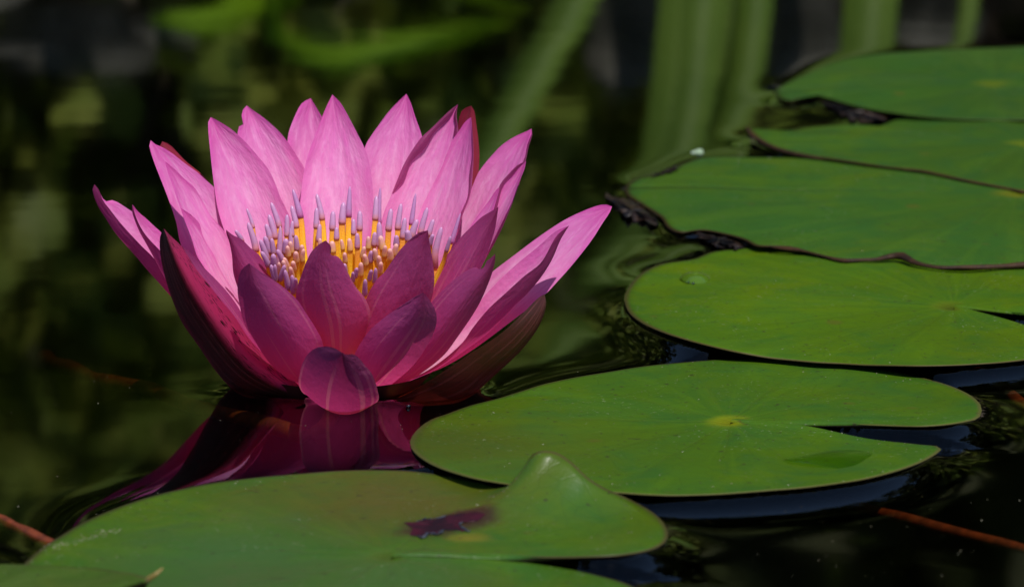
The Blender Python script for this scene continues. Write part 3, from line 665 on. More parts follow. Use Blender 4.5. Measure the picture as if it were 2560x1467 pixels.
def highlight_blob():
    bm = bmesh.new(); bmesh.ops.create_icosphere(bm, subdivisions=3, radius=0.0021)
    for v_ in bm.verts:
        v_.co.x *= 1.15; v_.co.z *= 0.55 + 0.25 * math.sin(v_.co.x * 900); v_.co.y *= 0.9 + 0.2 * math.sin(v_.co.x * 1400)
    me_ = bpy.data.meshes.new('pale_highlight'); bm.to_mesh(me_); bm.free(); me_.polygons.foreach_set('use_smooth', [True] * len(me_.polygons))
    me_.materials.append(M_HIGHLIGHT); o = bpy.data.objects.new('pale_highlight', me_); COL.objects.link(o); o.location = at_z(1743, 382, 0.0015)
    tag(o, 'small pale blob standing in for a highlight behind the pad with the ragged black edge', 'highlight blob')
highlight_blob()  # pale blob stands in for a highlight on the upturned pad edge

def floating_specks():
    rng = np.random.RandomState(77); V, F = [], []
    for _ in range(170):
        px, py = (rng.uniform(1450, 2560), rng.uniform(1180, 1467)) if rng.rand() < 0.55 else (rng.uniform(0, 1500), rng.uniform(860, 1300))
        p = at_z(px, py)[:2]
        if any(inside(d['poly'], p[None])[0] for d in PADS.values()): continue
        r = 0.00005 + 0.00012 * rng.rand() ** 3; b = len(V); a0 = rng.rand() * 6.28
        for k in range(4): V.append((p[0] + r * (1.8 if k % 2 else 0.8) * math.cos(a0 + k * 1.5708), p[1] + r * (1.8 if k % 2 else 0.8) * math.sin(a0 + k * 1.5708), 0.0001))
        V.append((p[0], p[1], 0.0001 + r * 0.6)); F += [(b, b+1, b+4), (b+1, b+2, b+4), (b+2, b+3, b+4), (b+3, b, b+4)]
    tag(mesh_obj('floating_specks', V, F, M_SPECK, smooth=False), 'fine pale specks of pollen and dust drifting on the water', 'specks', kind='stuff')
floating_specks()
# leaf stalks of the pads and the flower's stalk, in the water
def stem(name, pts, rad, mat, label=None, parent=None):
    p = np.array([at_z(a, b, h / 1000) for a, b, h in pts]); q = crv(p, 60); rg = np.random.RandomState(len(pts) + int(abs(pts[0][0])))
    q = q + np.stack([smooth1(rg.randn(60), 3)] * 3, 1) * rad * np.array([0.5, 0.8, 0.15])
    v, f, u = tube(q, rad * (1 + 0.35 * smooth1(rg.randn(60), 2)), 10)
    o = mesh_obj(name, v, f, mat, parent=parent, uv=u, origin=None if parent else q[0])
    if label: tag(o, label, 'stem', 'rust red stems lying in the water')
    return o
stem('leaf_stalk', [(-160,1222,-3),(-60,1270,-1.5),(30,1312,-1.0),(90,1340,-0.8),(140,1364,-1.5),(250,1415,-4)], 0.0013, M_STEM, 'bright rust red stem slipping under the left tip of the foreground pad')
stem('leaf_stalk', [(1960,1218,-24),(2080,1249,-12),(2250,1292,-8),(2400,1332,-6.5),(2560,1372,-5.5),(2750,1425,-5)], 0.0014, M_STEM, 'long rust red stem sinking under water at the bottom right')
stem('leaf_stalk', [(2440,925,-22),(2490,955,-10),(2530,988,-8),(2570,1020,-7),(2640,1075,-7)], 0.0016, M_STEM, 'dim rust red stem under water beside the right end of the slit pad')

# ================================================================== THE WATER LILY
lily = tag(empty('water_lily', (0, 0, 0)), 'pink water lily in full bloom with yellow and lavender stamens', 'water lily')
NU, NV = 21, 54
def petal(L, R, y, e=(0, 0), M=None, ym=None, mat=None, name='petal', label=None, flip=False, sm=5, rip=0.0, roll=()):
    """L, R (and M, the midrib) run from the foot to the tip as the photo shows them; y = distance back of foot, middle, tip (mm);
    e = how far the two edges stand behind the midrib (mm)"""
    l, r = crv(L, NV), crv(R, NV)
    ls, rs = smooth1(l, sm), smooth1(r, sm)
    ls[0], ls[-1], rs[0], rs[-1] = l[0], l[-1], r[0], r[-1]
    m = crv(M, NV) if M is not None else 0.5 * (ls + rs)
    t = np.linspace(0, 1, NV)
    y0, y1, y2 = [v / 1000 for v in y]
    b = 2 * y1 - 0.5 * (y0 + y2)
    Y = (1 - t) ** 2 * y0 + 2 * t * (1 - t) * b + t * t * y2
    wv = np.sin(np.pi * np.clip(t, 0, 1) ** 0.9) ** 0.75 * 0.9 + 0.1 * (1 - t); wv = np.clip(wv, 0, 1)
    YL, YR = Y + e[0] / 1000 * wv, Y + e[1] / 1000 * wv
    V, UV = [], []
    for j in range(NV):
        pl, pr_ = at(*ls[j], YL[j]), at(*rs[j], YR[j]); pm = at(*m[j], Y[j])
        dl, dr = at(*l[j], YL[j]) - pl, at(*r[j], YR[j]) - pr_
        for i in range(NU):
            u = -1 + 2 * i / (NU - 1)
            q = pm + u * (pr_ - pl) / 2 + u * u * ((pl + pr_) / 2 - pm)
            q = q + (dl if u < 0 else dr) * abs(u) ** 6
            if rip: q[1] += rip / 1000 * abs(u) ** 3 * math.sin(t[j] * 21 + (3 if u > 0 else 0)) * wv[j]
            V.append(q); UV.append((i / (NU - 1), t[j]))
    F = grid_faces(NU, NV)
    if flip: F = [f[::-1] for f in F]
    o = mesh_obj(name, V, F, mat or M_PETAL, parent=lily, uv=UV)
    if label: o['label'] = label
    G = np.array(V).reshape(NV, NU, 3)
    for side, t0, t1, wmm in roll:      # a margin that has rolled over towards the lens side
        js = [j for j in range(NV) if t0 <= t[j] <= t1]; rv, ru = [], []
        for q_, j in enumerate(js):
            x = q_ / (len(js) - 1); E = G[j, 0 if side == 'L' else -1]; I = G[j, NU // 2]
            room = np.linalg.norm(I - E); d = (I - E) / max(room, 1e-6)
            wd_ = min(wmm / 1000 * math.sin(math.pi * min(1, x * 1.0 + 0.02)) ** 0.6 * (1 + 0.25 * math.sin(x * 17 + t0 * 9)), room * 1.3)
            for f in range(6):
                f_ = f / 5; rv.append(E + d * wd_ * (f_ ** 1.2) + np.array([0, -1.0, 0.25]) * (wd_ * 0.45 * math.sin(math.pi * min(f_ + 0.15, 1) * 0.8) + 0.0001)); ru.append((0.06 + 0.16 * f_, t[j]))
        rf = grid_faces(6, len(js))
        if (side == 'L') ^ flip: pass
        else: rf = [f[::-1] for f in rf]
        mesh_obj('rolled_edge', rv, [f[::-1] for f in rf] if not flip else rf, mat or M_PETAL, parent=o, uv=ru)
    return o
# orientation: unflipped = the face towards the lens is the inner (front) face; flip = the lens sees the outer face
# ---- far side, outer row
petal([(855,930),(830,780),(770,640),(732,470),(719,348),(736,293),(756,257),(777,246)], [(870,930),(885,700),(872,480),(835,350),(801,286),(777,246)], (14,44,62), (-6,-5))
petal([(860,930),(868,640),(885,480),(913,366),(927,341),(944,317),(972,279),(999,251),(1016,235)], [(895,930),(990,740),(1040,560),(1060,420),(1055,341),(1047,317),(1037,289),(1027,258),(1016,235)], (13,42,60), (-4,-6))
petal([(830,930),(720,780),(640,590),(600,420),(594,332),(597,318),(602,310),(611,311),(607,303),(604,291),(607,276),(617,264)], [(852,930),(830,750),(800,560),(762,423),(746,396),(726,365),(705,337),(681,313),(657,293),(633,276),(617,264)], (13,40,56), (-8,-2), sm=4)
petal([(880,930),(1020,720),(1110,500),(1140,360),(1147,300),(1157,274),(1178,265)], [(900,930),(1120,700),(1185,520),(1198,406),(1197,361),(1191,313),(1185,275),(1178,265)], (16,50,60), (8,2), mat=M_SEPAL_BACK, flip=True, name='sepal', label='deep crimson sepal standing behind the far right petals')
petal([(800,940),(640,760),(480,540),(420,430),(398,372),(406,354)], [(820,930),(690,720),(570,520),(509,440),(485,420),(464,403),(444,382),(423,361),(406,354)], (12,36,46), (-2,6), mat=M_SEPAL_BACK, flip=True, name='sepal', label='dark crimson sepal edge behind the far left petal')
# ---- far side, inner row
petal([(885,930),(1000,760),(1090,600),(1150,535),(1183,461),(1195,433),(1209,413),(1233,385),(1257,361),(1288,341),(1315,329),(1329,322)], [(920,940),(1120,780),(1230,620),(1288,490),(1315,399),(1322,365),(1331,336),(1329,322)], (9,28,38), (8,-15), roll=(('R', 0.74, 1.0, 1.2),))
petal([(800,945),(640,870),(510,735),(452,611),(440,554),(420,495),(399,441),(382,396),(373,360),(377,351)], [(815,930),(690,780),(590,600),(537,471),(519,454),(492,430),(464,410),(434,386),(406,368),(385,361),(377,351)], (6,22,28), (-9,4))
petal([(830,935),(690,840),(605,710),(574,612),(554,557),(543,516),(535,461),(530,420),(525,372),(521,330),(521,303),(527,293)], [(850,930),(815,820),(765,660),(722,537),(702,495),(688,458),(671,423),(647,394),(622,365),(595,337),(571,318),(543,301),(527,293)], (7,27,38), (-8,-1), rip=0.3)
petal([(868,930),(900,800),(935,640),(961,526),(972,502),(992,454),(1009,413),(1033,372),(1056,341),(1064,334),(1085,315),(1109,291),(1130,272),(1145,261)], [(890,930),(1020,740),(1100,560),(1142,420),(1146,327),(1143,303),(1141,278),(1145,261)], (10,34,46), (-2,-7), rip=0.4, roll=(('L', 0.62, 1.0, 2.4), ('R', 0.80, 1.0, 1.6)))
petal([(845,930),(800,800),(762,640),(750,526),(753,482),(763,413),(780,358),(801,303),(815,269),(831,237)], [(868,930),(905,760),(930,600),(933,509),(932,468),(925,413),(912,372),(893,334),(870,289),(851,257),(831,237)], (8,32,48), (-5,-5), rip=0.3)
petal([(880,930),(945,800),(1012,640),(1054,519),(1071,485),(1088,451),(1106,413),(1119,378),(1133,348),(1150,324),(1164,303),(1178,293)], [(900,930),(1010,800),(1095,677),(1143,588),(1157,536),(1171,502),(1178,475),(1182,433),(1184,392),(1183,354),(1181,320),(1178,293)], (7,27,36), (4,-13), rip=0.4, roll=(('R', 0.55, 0.99, 1.5),))
# ---- right side
petal([(905,940),(1100,745),(1190,610),(1233,505),(1253,457),(1274,433),(1294,413),(1315,403)], [(930,945),(1130,790),(1209,657),(1226,615),(1243,581),(1263,540),(1281,502),(1298,454),(1312,420),(1315,403)], (4,16,22), (3,-8), M=[(915,945),(1120,775),(1205,640),(1247,540),(1285,465),(1315,403)], rip=0.4, roll=(('L', 0.55, 1.0, 1.4),))
petal([(900,940),(1080,720),(1150,610),(1190,545),(1220,505),(1243,472),(1250,467)], [(915,940),(1120,740),(1195,620),(1225,550),(1244,490),(1250,467)], (2,10,12), (2,-5))
petal([(935,950),(1100,805),(1229,681),(1260,657),(1288,636),(1329,605),(1367,578),(1411,550),(1452,530),(1494,514),(1514,511),(1530,516)], [(950,975),(1120,912),(1280,802),(1365,734),(1397,700),(1418,677),(1452,636),(1483,595),(1507,557),(1525,530),(1530,516)], (2,4,4), (12,-10), label='long petal reaching out to the right')
petal([(935,960),(1060,890),(1180,785),(1208,743),(1234,715),(1292,660),(1346,616),(1390,578),(1423,564)], [(950,975),(1070,925),(1156,856),(1182,819),(1221,772),(1260,736),(1312,689),(1352,657),(1393,588),(1423,564)], (-4,-10,-12), (9,-9), M=[(945,978),(1080,925),(1182,860),(1216,835),(1255,798),(1286,764),(1320,730),(1354,689),(1380,647),(1402,597),(1423,564)])
# ---- left side
petal([(770,965),(600,870),(470,770),(421,705),(386,647),(355,616),(304,561),(270,518),(257,501),(252,486),(243,468),(236,461)], [(780,940),(570,790),(420,655),(370,590),(330,529),(315,519),(298,508),(283,500),(270,505),(262,503),(252,486),(243,468),(236,461)], (0,6,8), (-9,11), M=[(760,965),(560,872),(421,730),(397,704),(368,673),(342,642),(313,609),(287,578),(265,545),(245,515),(234,488),(231,473),(236,461)], sm=3, label='folded petal reaching out to the far left')
petal([(770,960),(560,830),(450,690),(398,624),(381,607),(359,580),(340,543),(331,511)], [(780,940),(560,775),(450,640),(405,583),(383,563),(364,545),(346,530),(331,511)], (0,0,0), (-8,7), M=[(770,962),(550,852),(420,705),(386,644),(368,611),(350,580),(337,550),(330,528),(331,511)])
petal([(795,945),(650,850),(560,735),(508,664),(480,599),(460,546),(447,509),(434,471),(420,434),(412,403)], [(825,940),(700,840),(625,740),(590,640),(564,581),(547,561),(526,537),(506,502),(485,468),(458,444),(434,420),(412,403)], (2,12,14), (-8,4), rip=0.5)
petal([(790,950),(650,850),(567,755),(537,714),(511,670),(493,640),(480,599),(460,546),(452,520)], [(800,945),(690,850),(590,738),(567,702),(549,670),(537,640),(514,605),(505,584),(499,560),(478,537),(452,520)], (-4,4,4), (-5,4), rip=0.5)
# ---- near side: the lens sees their outer faces
petal([(890,950),(1000,870),(1060,765),(1085,698),(1099,670),(1119,636),(1140,608),(1160,584),(1181,564),(1205,542),(1229,528),(1246,517)], [(930,955),(1090,830),(1180,725),(1202,670),(1212,650),(1226,612),(1238,571),(1243,540),(1246,517)], (-6,-10,-8), (9,5), flip=True, rip=0.5)
petal([(780,955),(640,830),(594,720),(583,680),(580,640),(572,601),(566,585),(565,574)], [(820,945),(770,800),(700,705),(676,684),(666,667),(649,639),(625,619),(604,598),(583,588),(565,574)], (-6,-12,-14), (3,9), flip=True, rip=0.4)
petal([(868,950),(885,860),(918,740),(943,698),(961,681),(982,650),(1002,622),(1026,598),(1049,581),(1070,576)], [(930,955),(1030,830),(1077,752),(1083,728),(1086,698),(1083,663),(1078,629),(1073,601),(1070,576)], (-8,-24,-28), (8,8), flip=True, rip=0.4, roll=(('L', 0.86, 1.0, 0.9),))
petal([(825,955),(775,850),(742,760),(740,735),(745,711),(755,684),(765,656),(779,629),(796,612),(814,601)], [(875,955),(900,880),(922,821),(929,800),(924,770),(910,742),(893,722),(869,680),(855,653),(841,640),(832,640),(825,643),(827,634),(827,615),(814,601)], (-9,-27,-32), (8,8), flip=True, sm=4, rip=0.3)
petal([(920,975),(990,890),(1080,754),(1097,735),(1121,711),(1145,691),(1173,673),(1190,668),(1206,678),(1212,662),(1216,653),(1228,644),(1238,634)], [(955,983),(1004,962),(1056,931),(1111,886),(1142,845),(1159,821),(1180,790),(1200,756),(1217,718),(1231,680),(1238,650),(1238,634)], (-12,-30,-34), (8,5), flip=True, sm=3)
petal([(765,985),(700,940),(560,800),(480,700),(452,640),(456,614)], [(785,970),(700,900),(640,845),(611,800),(597,770),(570,732),(542,701),(511,670),(487,643),(465,622),(456,614)], (-12,-18,-16), (3,6), flip=True)
petal([(741,955),(721,948),(687,921),(659,887),(632,849),(609,804),(599,763),(594,729),(596,698),(604,674),(623,658)], [(805,975),(812,930),(809,870),(803,845),(786,814),(765,783),(745,752),(714,722),(680,698),(649,677),(623,658)], (-18,-36,-42), (9,9), flip=True, rip=0.3, roll=(('R', 0.82, 1.0, 1.3),))
petal([(880,985),(880,930),(888,883),(905,852),(925,824),(953,800),(984,777),(1015,756),(1042,739),(1059,731)], [(940,990),(1015,931),(1049,893),(1073,855),(1087,824),(1092,797),(1087,773),(1073,749),(1059,731)], (-18,-40,-48), (10,9), flip=True, rip=0.3, roll=(('L', 0.74, 1.0, 1.6),))
# ---- sepals that rest on the water
petal([(740,1000),(642,997),(601,986),(570,962),(542,931),(515,893),(487,852),(456,808),(432,753),(415,701),(403,650),(399,612),(401,588),(409,571)], [(770,995),(745,962),(714,934),(666,893),(625,849),(584,788),(549,746),(522,711),(494,677),(470,640),(453,615),(425,588),(409,571)], (-16,-30,-34), (18,8), mat=M_SEPAL_RED, name='sepal', flip=True, label='dark red speckled sepal at the left')
petal([(965,1004),(1015,986),(1056,962),(1104,931),(1145,904),(1180,880),(1221,855),(1255,831),(1289,801),(1317,773),(1344,746),(1361,735)], [(1000,990),(1080,950),(1160,905),(1230,865),(1290,815),(1335,765),(1361,735)], (-16,-14,-8), (-14,20), M=[(975,1006),(1022,1013),(1090,1013),(1145,1005),(1186,984),(1221,952),(1252,924),(1286,893),(1317,859),(1344,821),(1361,783),(1366,756),(1361,735)], mat=M_SEPAL_BROWN, name='sepal', flip=True, label='dark brown boat shaped sepal at the right')
petal([(800,985),(762,985),(747,962),(749,934),(758,904),(772,883),(793,869),(820,866),(838,871),(856,882)], [(890,988),(925,1012),(946,1000),(944,975),(930,935),(913,914),(896,893),(882,885),(868,886),(856,882)], (-20,-53,-74), (10,10), M=[(840,985),(842,1012),(844,1034),(846,1034),(848,1010),(851,960),(854,915),(856,882)], mat=M_SEPAL_FRONT, name='sepal', flip=True, sm=3, label='short cupped magenta sepal at the front, tip curled in')
stem('flower_stalk', [(850,985,-3),(790,1085,-8),(670,1066,-9),(560,1035,-11),(420,993,-14),(250,945,-20),(100,905,-32)], 0.0024, M_STEM_BROWN, parent=lily)

def calyx():
    V, F, n = [], [], 40
    for r, z in [(0.0, -0.007), (0.010, -0.0055), (0.018, -0.0035), (0.024, -0.0005), (0.028, 0.004)]:
        for k in range(n): a = 2 * math.pi * k / n; V.append((r * math.cos(a), r * 0.9 * math.sin(a), z))
    for j in range(4):
        for k in range(n): F.append((j*n+k, j*n+(k+1) % n, (j+1)*n+(k+1) % n, (j+1)*n+k))
    mesh_obj('flower_base', V, F, simple('flower_base_maroon', (0.05, 0.008, 0.012), 0.5), parent=lily)
calyx()
# ---- receptacle and stamens
def receptacle():
    V, F, n = [], [], 32
    prof = [(0.0, 0.010), (0.006, 0.0095), (0.010, 0.011), (0.0135, 0.009), (0.014, 0.004), (0.010, -0.004), (0.003, -0.008)]
    for r, z in prof:
        for k in range(n):
            a = 6.2832 * k / n; V.append((0.002 + r * math.cos(a), -0.002 + r * math.sin(a), z))
    for j in range(len(prof) - 1):
        for k in range(n): F.append((j*n+k, (j+1)*n+k, (j+1)*n+(k+1) % n, j*n+(k+1) % n))
    mesh_obj('receptacle', V, F, simple('receptacle_yellow', (0.75, 0.45, 0.04), 0.5), parent=lily)
receptacle()
# tip, end of the coloured tip, where the strap is lost from view - in the close-up's own scale (x3.909 from 550,440); half width; kind
ST = [
 (262,318,330,480,345,640,17,'t'),(275,455,345,690,352,800,30,'t'),(150,530,195,620,240,760,22,'t'),(500,260,575,490,590,660,26,'t'),(478,378,532,590,540,760,30,'t'),
 (450,470,482,600,500,800,27,'t'),(655,378,650,568,655,760,26,'t'),(700,290,735,480,760,720,27,'t'),(712,128,778,395,822,800,30,'m'),(710,440,718,520,735,760,20,'t'),
 (590,490,580,650,590,860,31,'t'),(695,495,690,640,705,840,27,'t'),(437,590,485,730,505,900,30,'t'),(395,625,452,795,480,950,30,'t'),(505,610,522,740,540,900,26,'t'),
 (740,580,740,690,755,900,25,'t'),(645,615,640,730,645,1040,34,'t'),(685,640,690,730,700,960,26,'p'),(405,740,462,860,500,1000,28,'t'),(560,720,602,830,620,960,28,'t'),
 (520,765,525,870,540,1000,33,'t'),(800,675,800,750,800,980,26,'p'),(740,740,745,820,750,1010,29,'p'),(713,835,715,910,725,1040,28,'p'),(625,800,655,900,680,1040,27,'p'),
 (577,845,582,940,590,1040,22,'p'),(497,870,530,1010,560,1120,27,'t'),(537,868,548,1000,570,1110,24,'t'),(632,872,590,1000,600,1100,27,'t'),(635,920,662,1090,680,1180,28,'t'),
 (705,970,722,1130,735,1220,28,'t'),(740,1000,748,1090,760,1200,22,'t'),(945,175,1005,405,1022,740,26,'t'),(945,310,945,490,935,780,26,'t'),(975,470,980,610,975,800,25,'t'),
 (977,610,980,690,975,820,22,'p'),(1105,345,1100,510,1095,860,29,'t'),(1140,500,1140,610,1140,880,25,'t'),(1270,100,1265,385,1252,800,28,'m'),(1208,258,1200,460,1190,860,32,'t'),
 (1185,620,1188,710,1195,900,19,'p'),(1217,750,1222,830,1235,1000,23,'p'),(1305,420,1310,550,1300,880,23,'t'),(1367,340,1355,510,1348,880,28,'t'),(1340,560,1340,660,1338,980,25,'t'),
 (1567,115,1565,440,1570,760,25,'m'),(1530,195,1508,420,1488,760,28,'t'),(1555,450,1560,600,1570,860,32,'t'),(1515,550,1510,660,1500,900,26,'t'),(1450,590,1450,690,1450,930,24,'p'),
 (1567,585,1590,700,1605,920,32,'p'),(1412,690,1415,780,1420,960,24,'p'),(1410,765,1415,850,1400,1120,27,'p'),(1508,710,1535,800,1560,980,28,'p'),(1550,780,1562,870,1570,1040,26,'p'),
 (1672,320,1645,515,1622,860,29,'t'),(1770,270,1740,485,1722,760,27,'t'),(1808,408,1788,580,1770,780,27,'t'),(1912,172,1868,455,1845,700,24,'m'),(1725,580,1730,665,1735,860,27,'t'),
 (1725,665,1715,755,1700,900,29,'p'),(1830,530,1830,610,1830,800,33,'t'),(1660,712,1655,795,1650,960,31,'p'),(1928,425,1890,570,1860,760,31,'t'),(2027,310,1968,535,1930,760,28,'t'),
 (2087,425,2040,550,2000,760,25,'t'),(2165,500,2105,765,2092,980,30,'t'),(2082,570,2058,650,2040,800,24,'t'),(2350,365,2265,640,2175,860,22,'m'),(2255,590,2215,720,2160,900,20,'t'),
 (1338,900,1315,975,1310,1080,24,'t'),(1480,920,1470,1000,1460,1120,22,'t'),(1522,900,1498,1030,1480,1130,22,'t'),(1420,1010,1415,1150,1420,1240,25,'t'),(1300,940,1300,1020,1305,1100,20,'t'),
]
rs_ = np.random.RandomState(3)
for _i in range(16):                    # the crowd of short inner stamens between the ones traced above
    _x = rs_.uniform(600, 1720); _y = rs_.uniform(600, 960) + abs(_x - 1250) * 0.10; _l = rs_.uniform(80, 120)
    ST.append((_x + (_x - 1250) * 0.03, _y, _x, _y + _l, _x - (_x - 1250) * 0.05, _y + _l + 220, rs_.uniform(24, 31), 'p' if rs_.rand() < 0.85 else 't'))
def Z5(x, y): return 550 + x / 3.909, 440 + y / 3.909
for (tx, ty, ex, ey, bx, by_, hw, kd) in ST:
    T_, E_, B_ = Z5(tx, ty), Z5(ex, ey), Z5(bx, by_)
    side = min(1.0, abs(B_[0] - 858) / 230.0)
    dep = 17 - 35 * (ty / 1010.0) ** 1.05 - 6 * side * (1 if ty > 500 else 0.2) + rs_.rand() * 2
    yt = dep / 1000.0; yb = yt * 0.55
    foot = (858 + (B_[0] - 858) * 0.62, 850)
    path = [at(*foot, yb * 0.7), at(*B_, yb), at(*E_, yb + (yt - yb) * 0.6), at(*T_, yt)]
    bend = rs_.randn() * 0.00022
    path[2] = path[2] + np.array([bend, 0, 0]); q = crv(np.array(path), 46); 
    seg = np.linalg.norm(q - path[2], axis=1); cut = int(np.argmin(seg)); cut = min(max(cut, 18), 41)
    r0 = hw * 1.04 / 3.909 * 0.117 / 1000
    fil = q[:cut + 1]; rf = r0 * np.linspace(0.85, 1.0, len(fil)); nf = len(fil)
    v, f, u = tube(fil[::2] if nf % 2 else fil[::2].tolist() + [fil[-1]], r0 * np.linspace(1.75 if kd == 'p' else 1.35, 0.95, len(fil[::2]) + (0 if nf % 2 else 1)), 9, 0.5)
    fo = mesh_obj('stamen', v, f, M_STAMEN, parent=lily, uv=u)
    s_ = np.r_[np.linspace(0, 0.8, 9), 0.87, 0.93, 0.97, 0.99, 1.0]; tp0 = crv(np.vstack([q[cut - 1:cut], q[cut:]]), 201); tp = tp0[np.round(s_ * 200).astype(int)]
    taper = {'t': 0.62, 'p': 0.62, 'm': 0.40}[kd]
    rad = r0 * 1.12 * (1.0 - (1 - taper) * s_ ** 1.3) * np.where(s_ > 0.8, np.sqrt(np.clip(1 - ((s_ - 0.8) / 0.205) ** 2, 0.03, 1)), 1.0)
    rad[0] *= 0.95
    v, f, u = tube(tp, rad, 10, 0.9)
    mesh_obj('stamen_tip', v, f, {'t': M_TIP, 'p': M_TIP_PINK, 'm': M_TIP_MAG}[kd], parent=fo, uv=u)

# ================================================================== THE BANK, seen in the pond's mirror
def blade(par, pts, mat, name='blade', wscale=1.0, Y=1.75):
    """pts: (px, py, width px) as mirrored in the pond; built upright on the bank"""
    q = crv(np.array(pts, float), 28); k = (Y - CAM[1]) / FPX
    V, UV, F = [], [], []; nu = 5
    for j, (x, y, wd) in enumerate(q):
        zz = max(0, mir(x, y, Y)[2]); c = mir(x, y, Y + 0.40 * zz)
        for i in range(nu):
            u = -1 + 2 * i / (nu - 1)
            V.append((c[0] + u * wd * 0.5 * k * wscale, c[1] - 0.012 * (1 - u * u) * wd / 150, c[2])); UV.append((i / 4, j / 27))
    return mesh_obj(name, V, grid_faces(nu, 28), mat, parent=par, uv=UV)
def clump(label, blades, Y):
    b0 = mir(blades[0][0][0], blades[0][0][1], Y)
    root = tag(empty('reed_clump', (b0[0], Y, 0.0)), label, 'reeds', 'reeds on the bank')
    for b in blades:
        o = blade(root, b, M_REED, Y=Y + random.uniform(-0.04, 0.06)); o.matrix_parent_inverse = root.matrix_basis.inverted()
    return root
Yr = 1.56
clump('single broad reed blade leaning over, left of the tall clump', [[(1600,-640,90),(1540,-250,120),(1440,0,120),(1345,170,118),(1230,380,108),(1120,580,80),(1050,700,6)]], Yr)
clump('tall clump of broad upright reed blades behind the pads', [
  [(1740,-640,120),(1735,-200,150),(1715,0,140),(1690,250,140),(1655,420,130),(1600,560,120),(1470,730,110),(1400,870,90),(1350,980,8)],
  [(1800,-640,110),(1800,-200,130),(1790,0,130),(1760,250,130),(1745,500,140),(1750,800,150),(1770,1100,150),(1778,1330,130),(1780,1378,90),(1781,1385,8)],
  [(1790,-640,110),(1770,-200,130),(1755,0,125),(1730,250,115),(1690,420,110),(1610,600,100),(1560,800,8)],
  [(1860,-640,100),(1850,-200,120),(1838,0,115),(1810,220,110),(1780,400,100),(1720,620,80),(1690,800,8)],
  [(1920,-640,90),(1905,-200,110),(1890,0,90),(1860,220,90),(1800,400,90),(1700,640,80),(1620,800,8)]], Yr)
clump('narrower pair of reed blades at the right behind the farthest pad', [
  [(2200,-640,120),(2190,-200,150),(2178,0,140),(2165,150,140),(2140,500,140),(2100,900,110),(2080,1150,8)],
  [(2450,-640,40),(2440,-200,50),(2425,0,48),(2405,120,48),(2360,500,40),(2340,800,4)]], Yr + 0.05)

def leafmesh(name, centres, size, mat, parent, rng, droop=0.3, kind=None, upright=0.0):
    V, F = [], []
    for c in centres:
        s = size * rng.uniform(0.6, 1.35)
        d = rng.randn(3); d[2] = d[2] * 0.5 - droop; d /= np.linalg.norm(d)
        up = rng.randn(3) * 0.6 + np.array([0, -0.5, 1.0]); a = np.cross(d, up); a /= np.linalg.norm(a) + 1e-9; nrm = np.cross(a, d)
        b = len(V); c = np.asarray(c)
        prof = [(0, 0.04), (0.25, 0.30), (0.55, 0.36), (0.82, 0.20), (1.0, 0.0)]
        for t_, w_ in prof:
            m = c + d * s * t_ - nrm * s * 0.25 * t_ * t_
            V += [m - a * s * w_ + nrm * s * 0.06, m, m + a * s * w_ + nrm * s * 0.06]
        for j in range(4):
            for i in range(2): F.append((b+j*3+i, b+j*3+i+1, b+(j+1)*3+i+1, b+(j+1)*3+i))
    return mesh_obj(name, V, F, mat, parent=parent)
def shrub(name, label, cat, x, y, rx, ry, h, n, size, mat, seed, clumps=24):
    rng = np.random.RandomState(seed); z0 = 0.04 + 0.22 * max(0, y - 1.5)
    root = tag(empty(name, (x, y, z0)), label, cat, 'plants on the far bank')
    cs = []; stems_v, stems_f = [], []
    for q in range(clumps):
        t_ = rng.uniform(0.15, 1.0); ang = rng.uniform(0, 6.28); rr = math.sqrt(rng.rand())
        cc = np.array([math.cos(ang) * rx * rr, math.sin(ang) * ry * rr, h * t_]); sp = 0.32 * rx * rng.uniform(0.5, 1.2)
        pth = crv(np.array([[cc[0] * 0.15, cc[1] * 0.15, -0.05], cc * [0.5, 0.5, 0.6], cc]), 8)
        v, f, _ = tube(pth, np.linspace(0.007, 0.002, 8), 5); o_ = len(stems_v)
        stems_f += [tuple(i + o_ for i in ff) for ff in f]; stems_v += list(v)
        for _ in range(n // clumps): cs.append(cc + rng.randn(3) * sp * [1, 1, 0.8])
    cs = [c for c in cs if c[2] > 0.02]
    leafmesh('foliage', cs, size, mat, root, rng)
    mesh_obj('stems', stems_v, stems_f, M_WOOD, parent=root)
    return root
shrub('bank_shrub', 'leafy green shrub at the left end of the bank', 'shrub', -0.52, 1.80, 0.26, 0.20, 0.75, 900, 0.050, M_SHRUB, 1)
shrub('bank_shrub', 'taller leafy shrub behind the flower on the bank', 'shrub', -0.18, 2.05, 0.24, 0.20, 0.9, 900, 0.052, M_SHRUB, 2)
shrub('bank_shrub', 'low mottled shrub left of the leaning reed blade', 'shrub', -0.02, 2.30, 0.20, 0.16, 0.7, 700, 0.046, M_SHRUB, 3)
shrub('bank_shrub', 'sparse small shrub behind the tall reed clump', 'shrub', 0.42, 2.65, 0.22, 0.18, 0.45, 320, 0.045, M_SHRUB, 4)
shrub('bank_shrub', 'thin shrub at the right end of the bank', 'shrub', 0.95, 2.6, 0.26, 0.2, 0.7, 500, 0.05, M_SHRUB, 5)

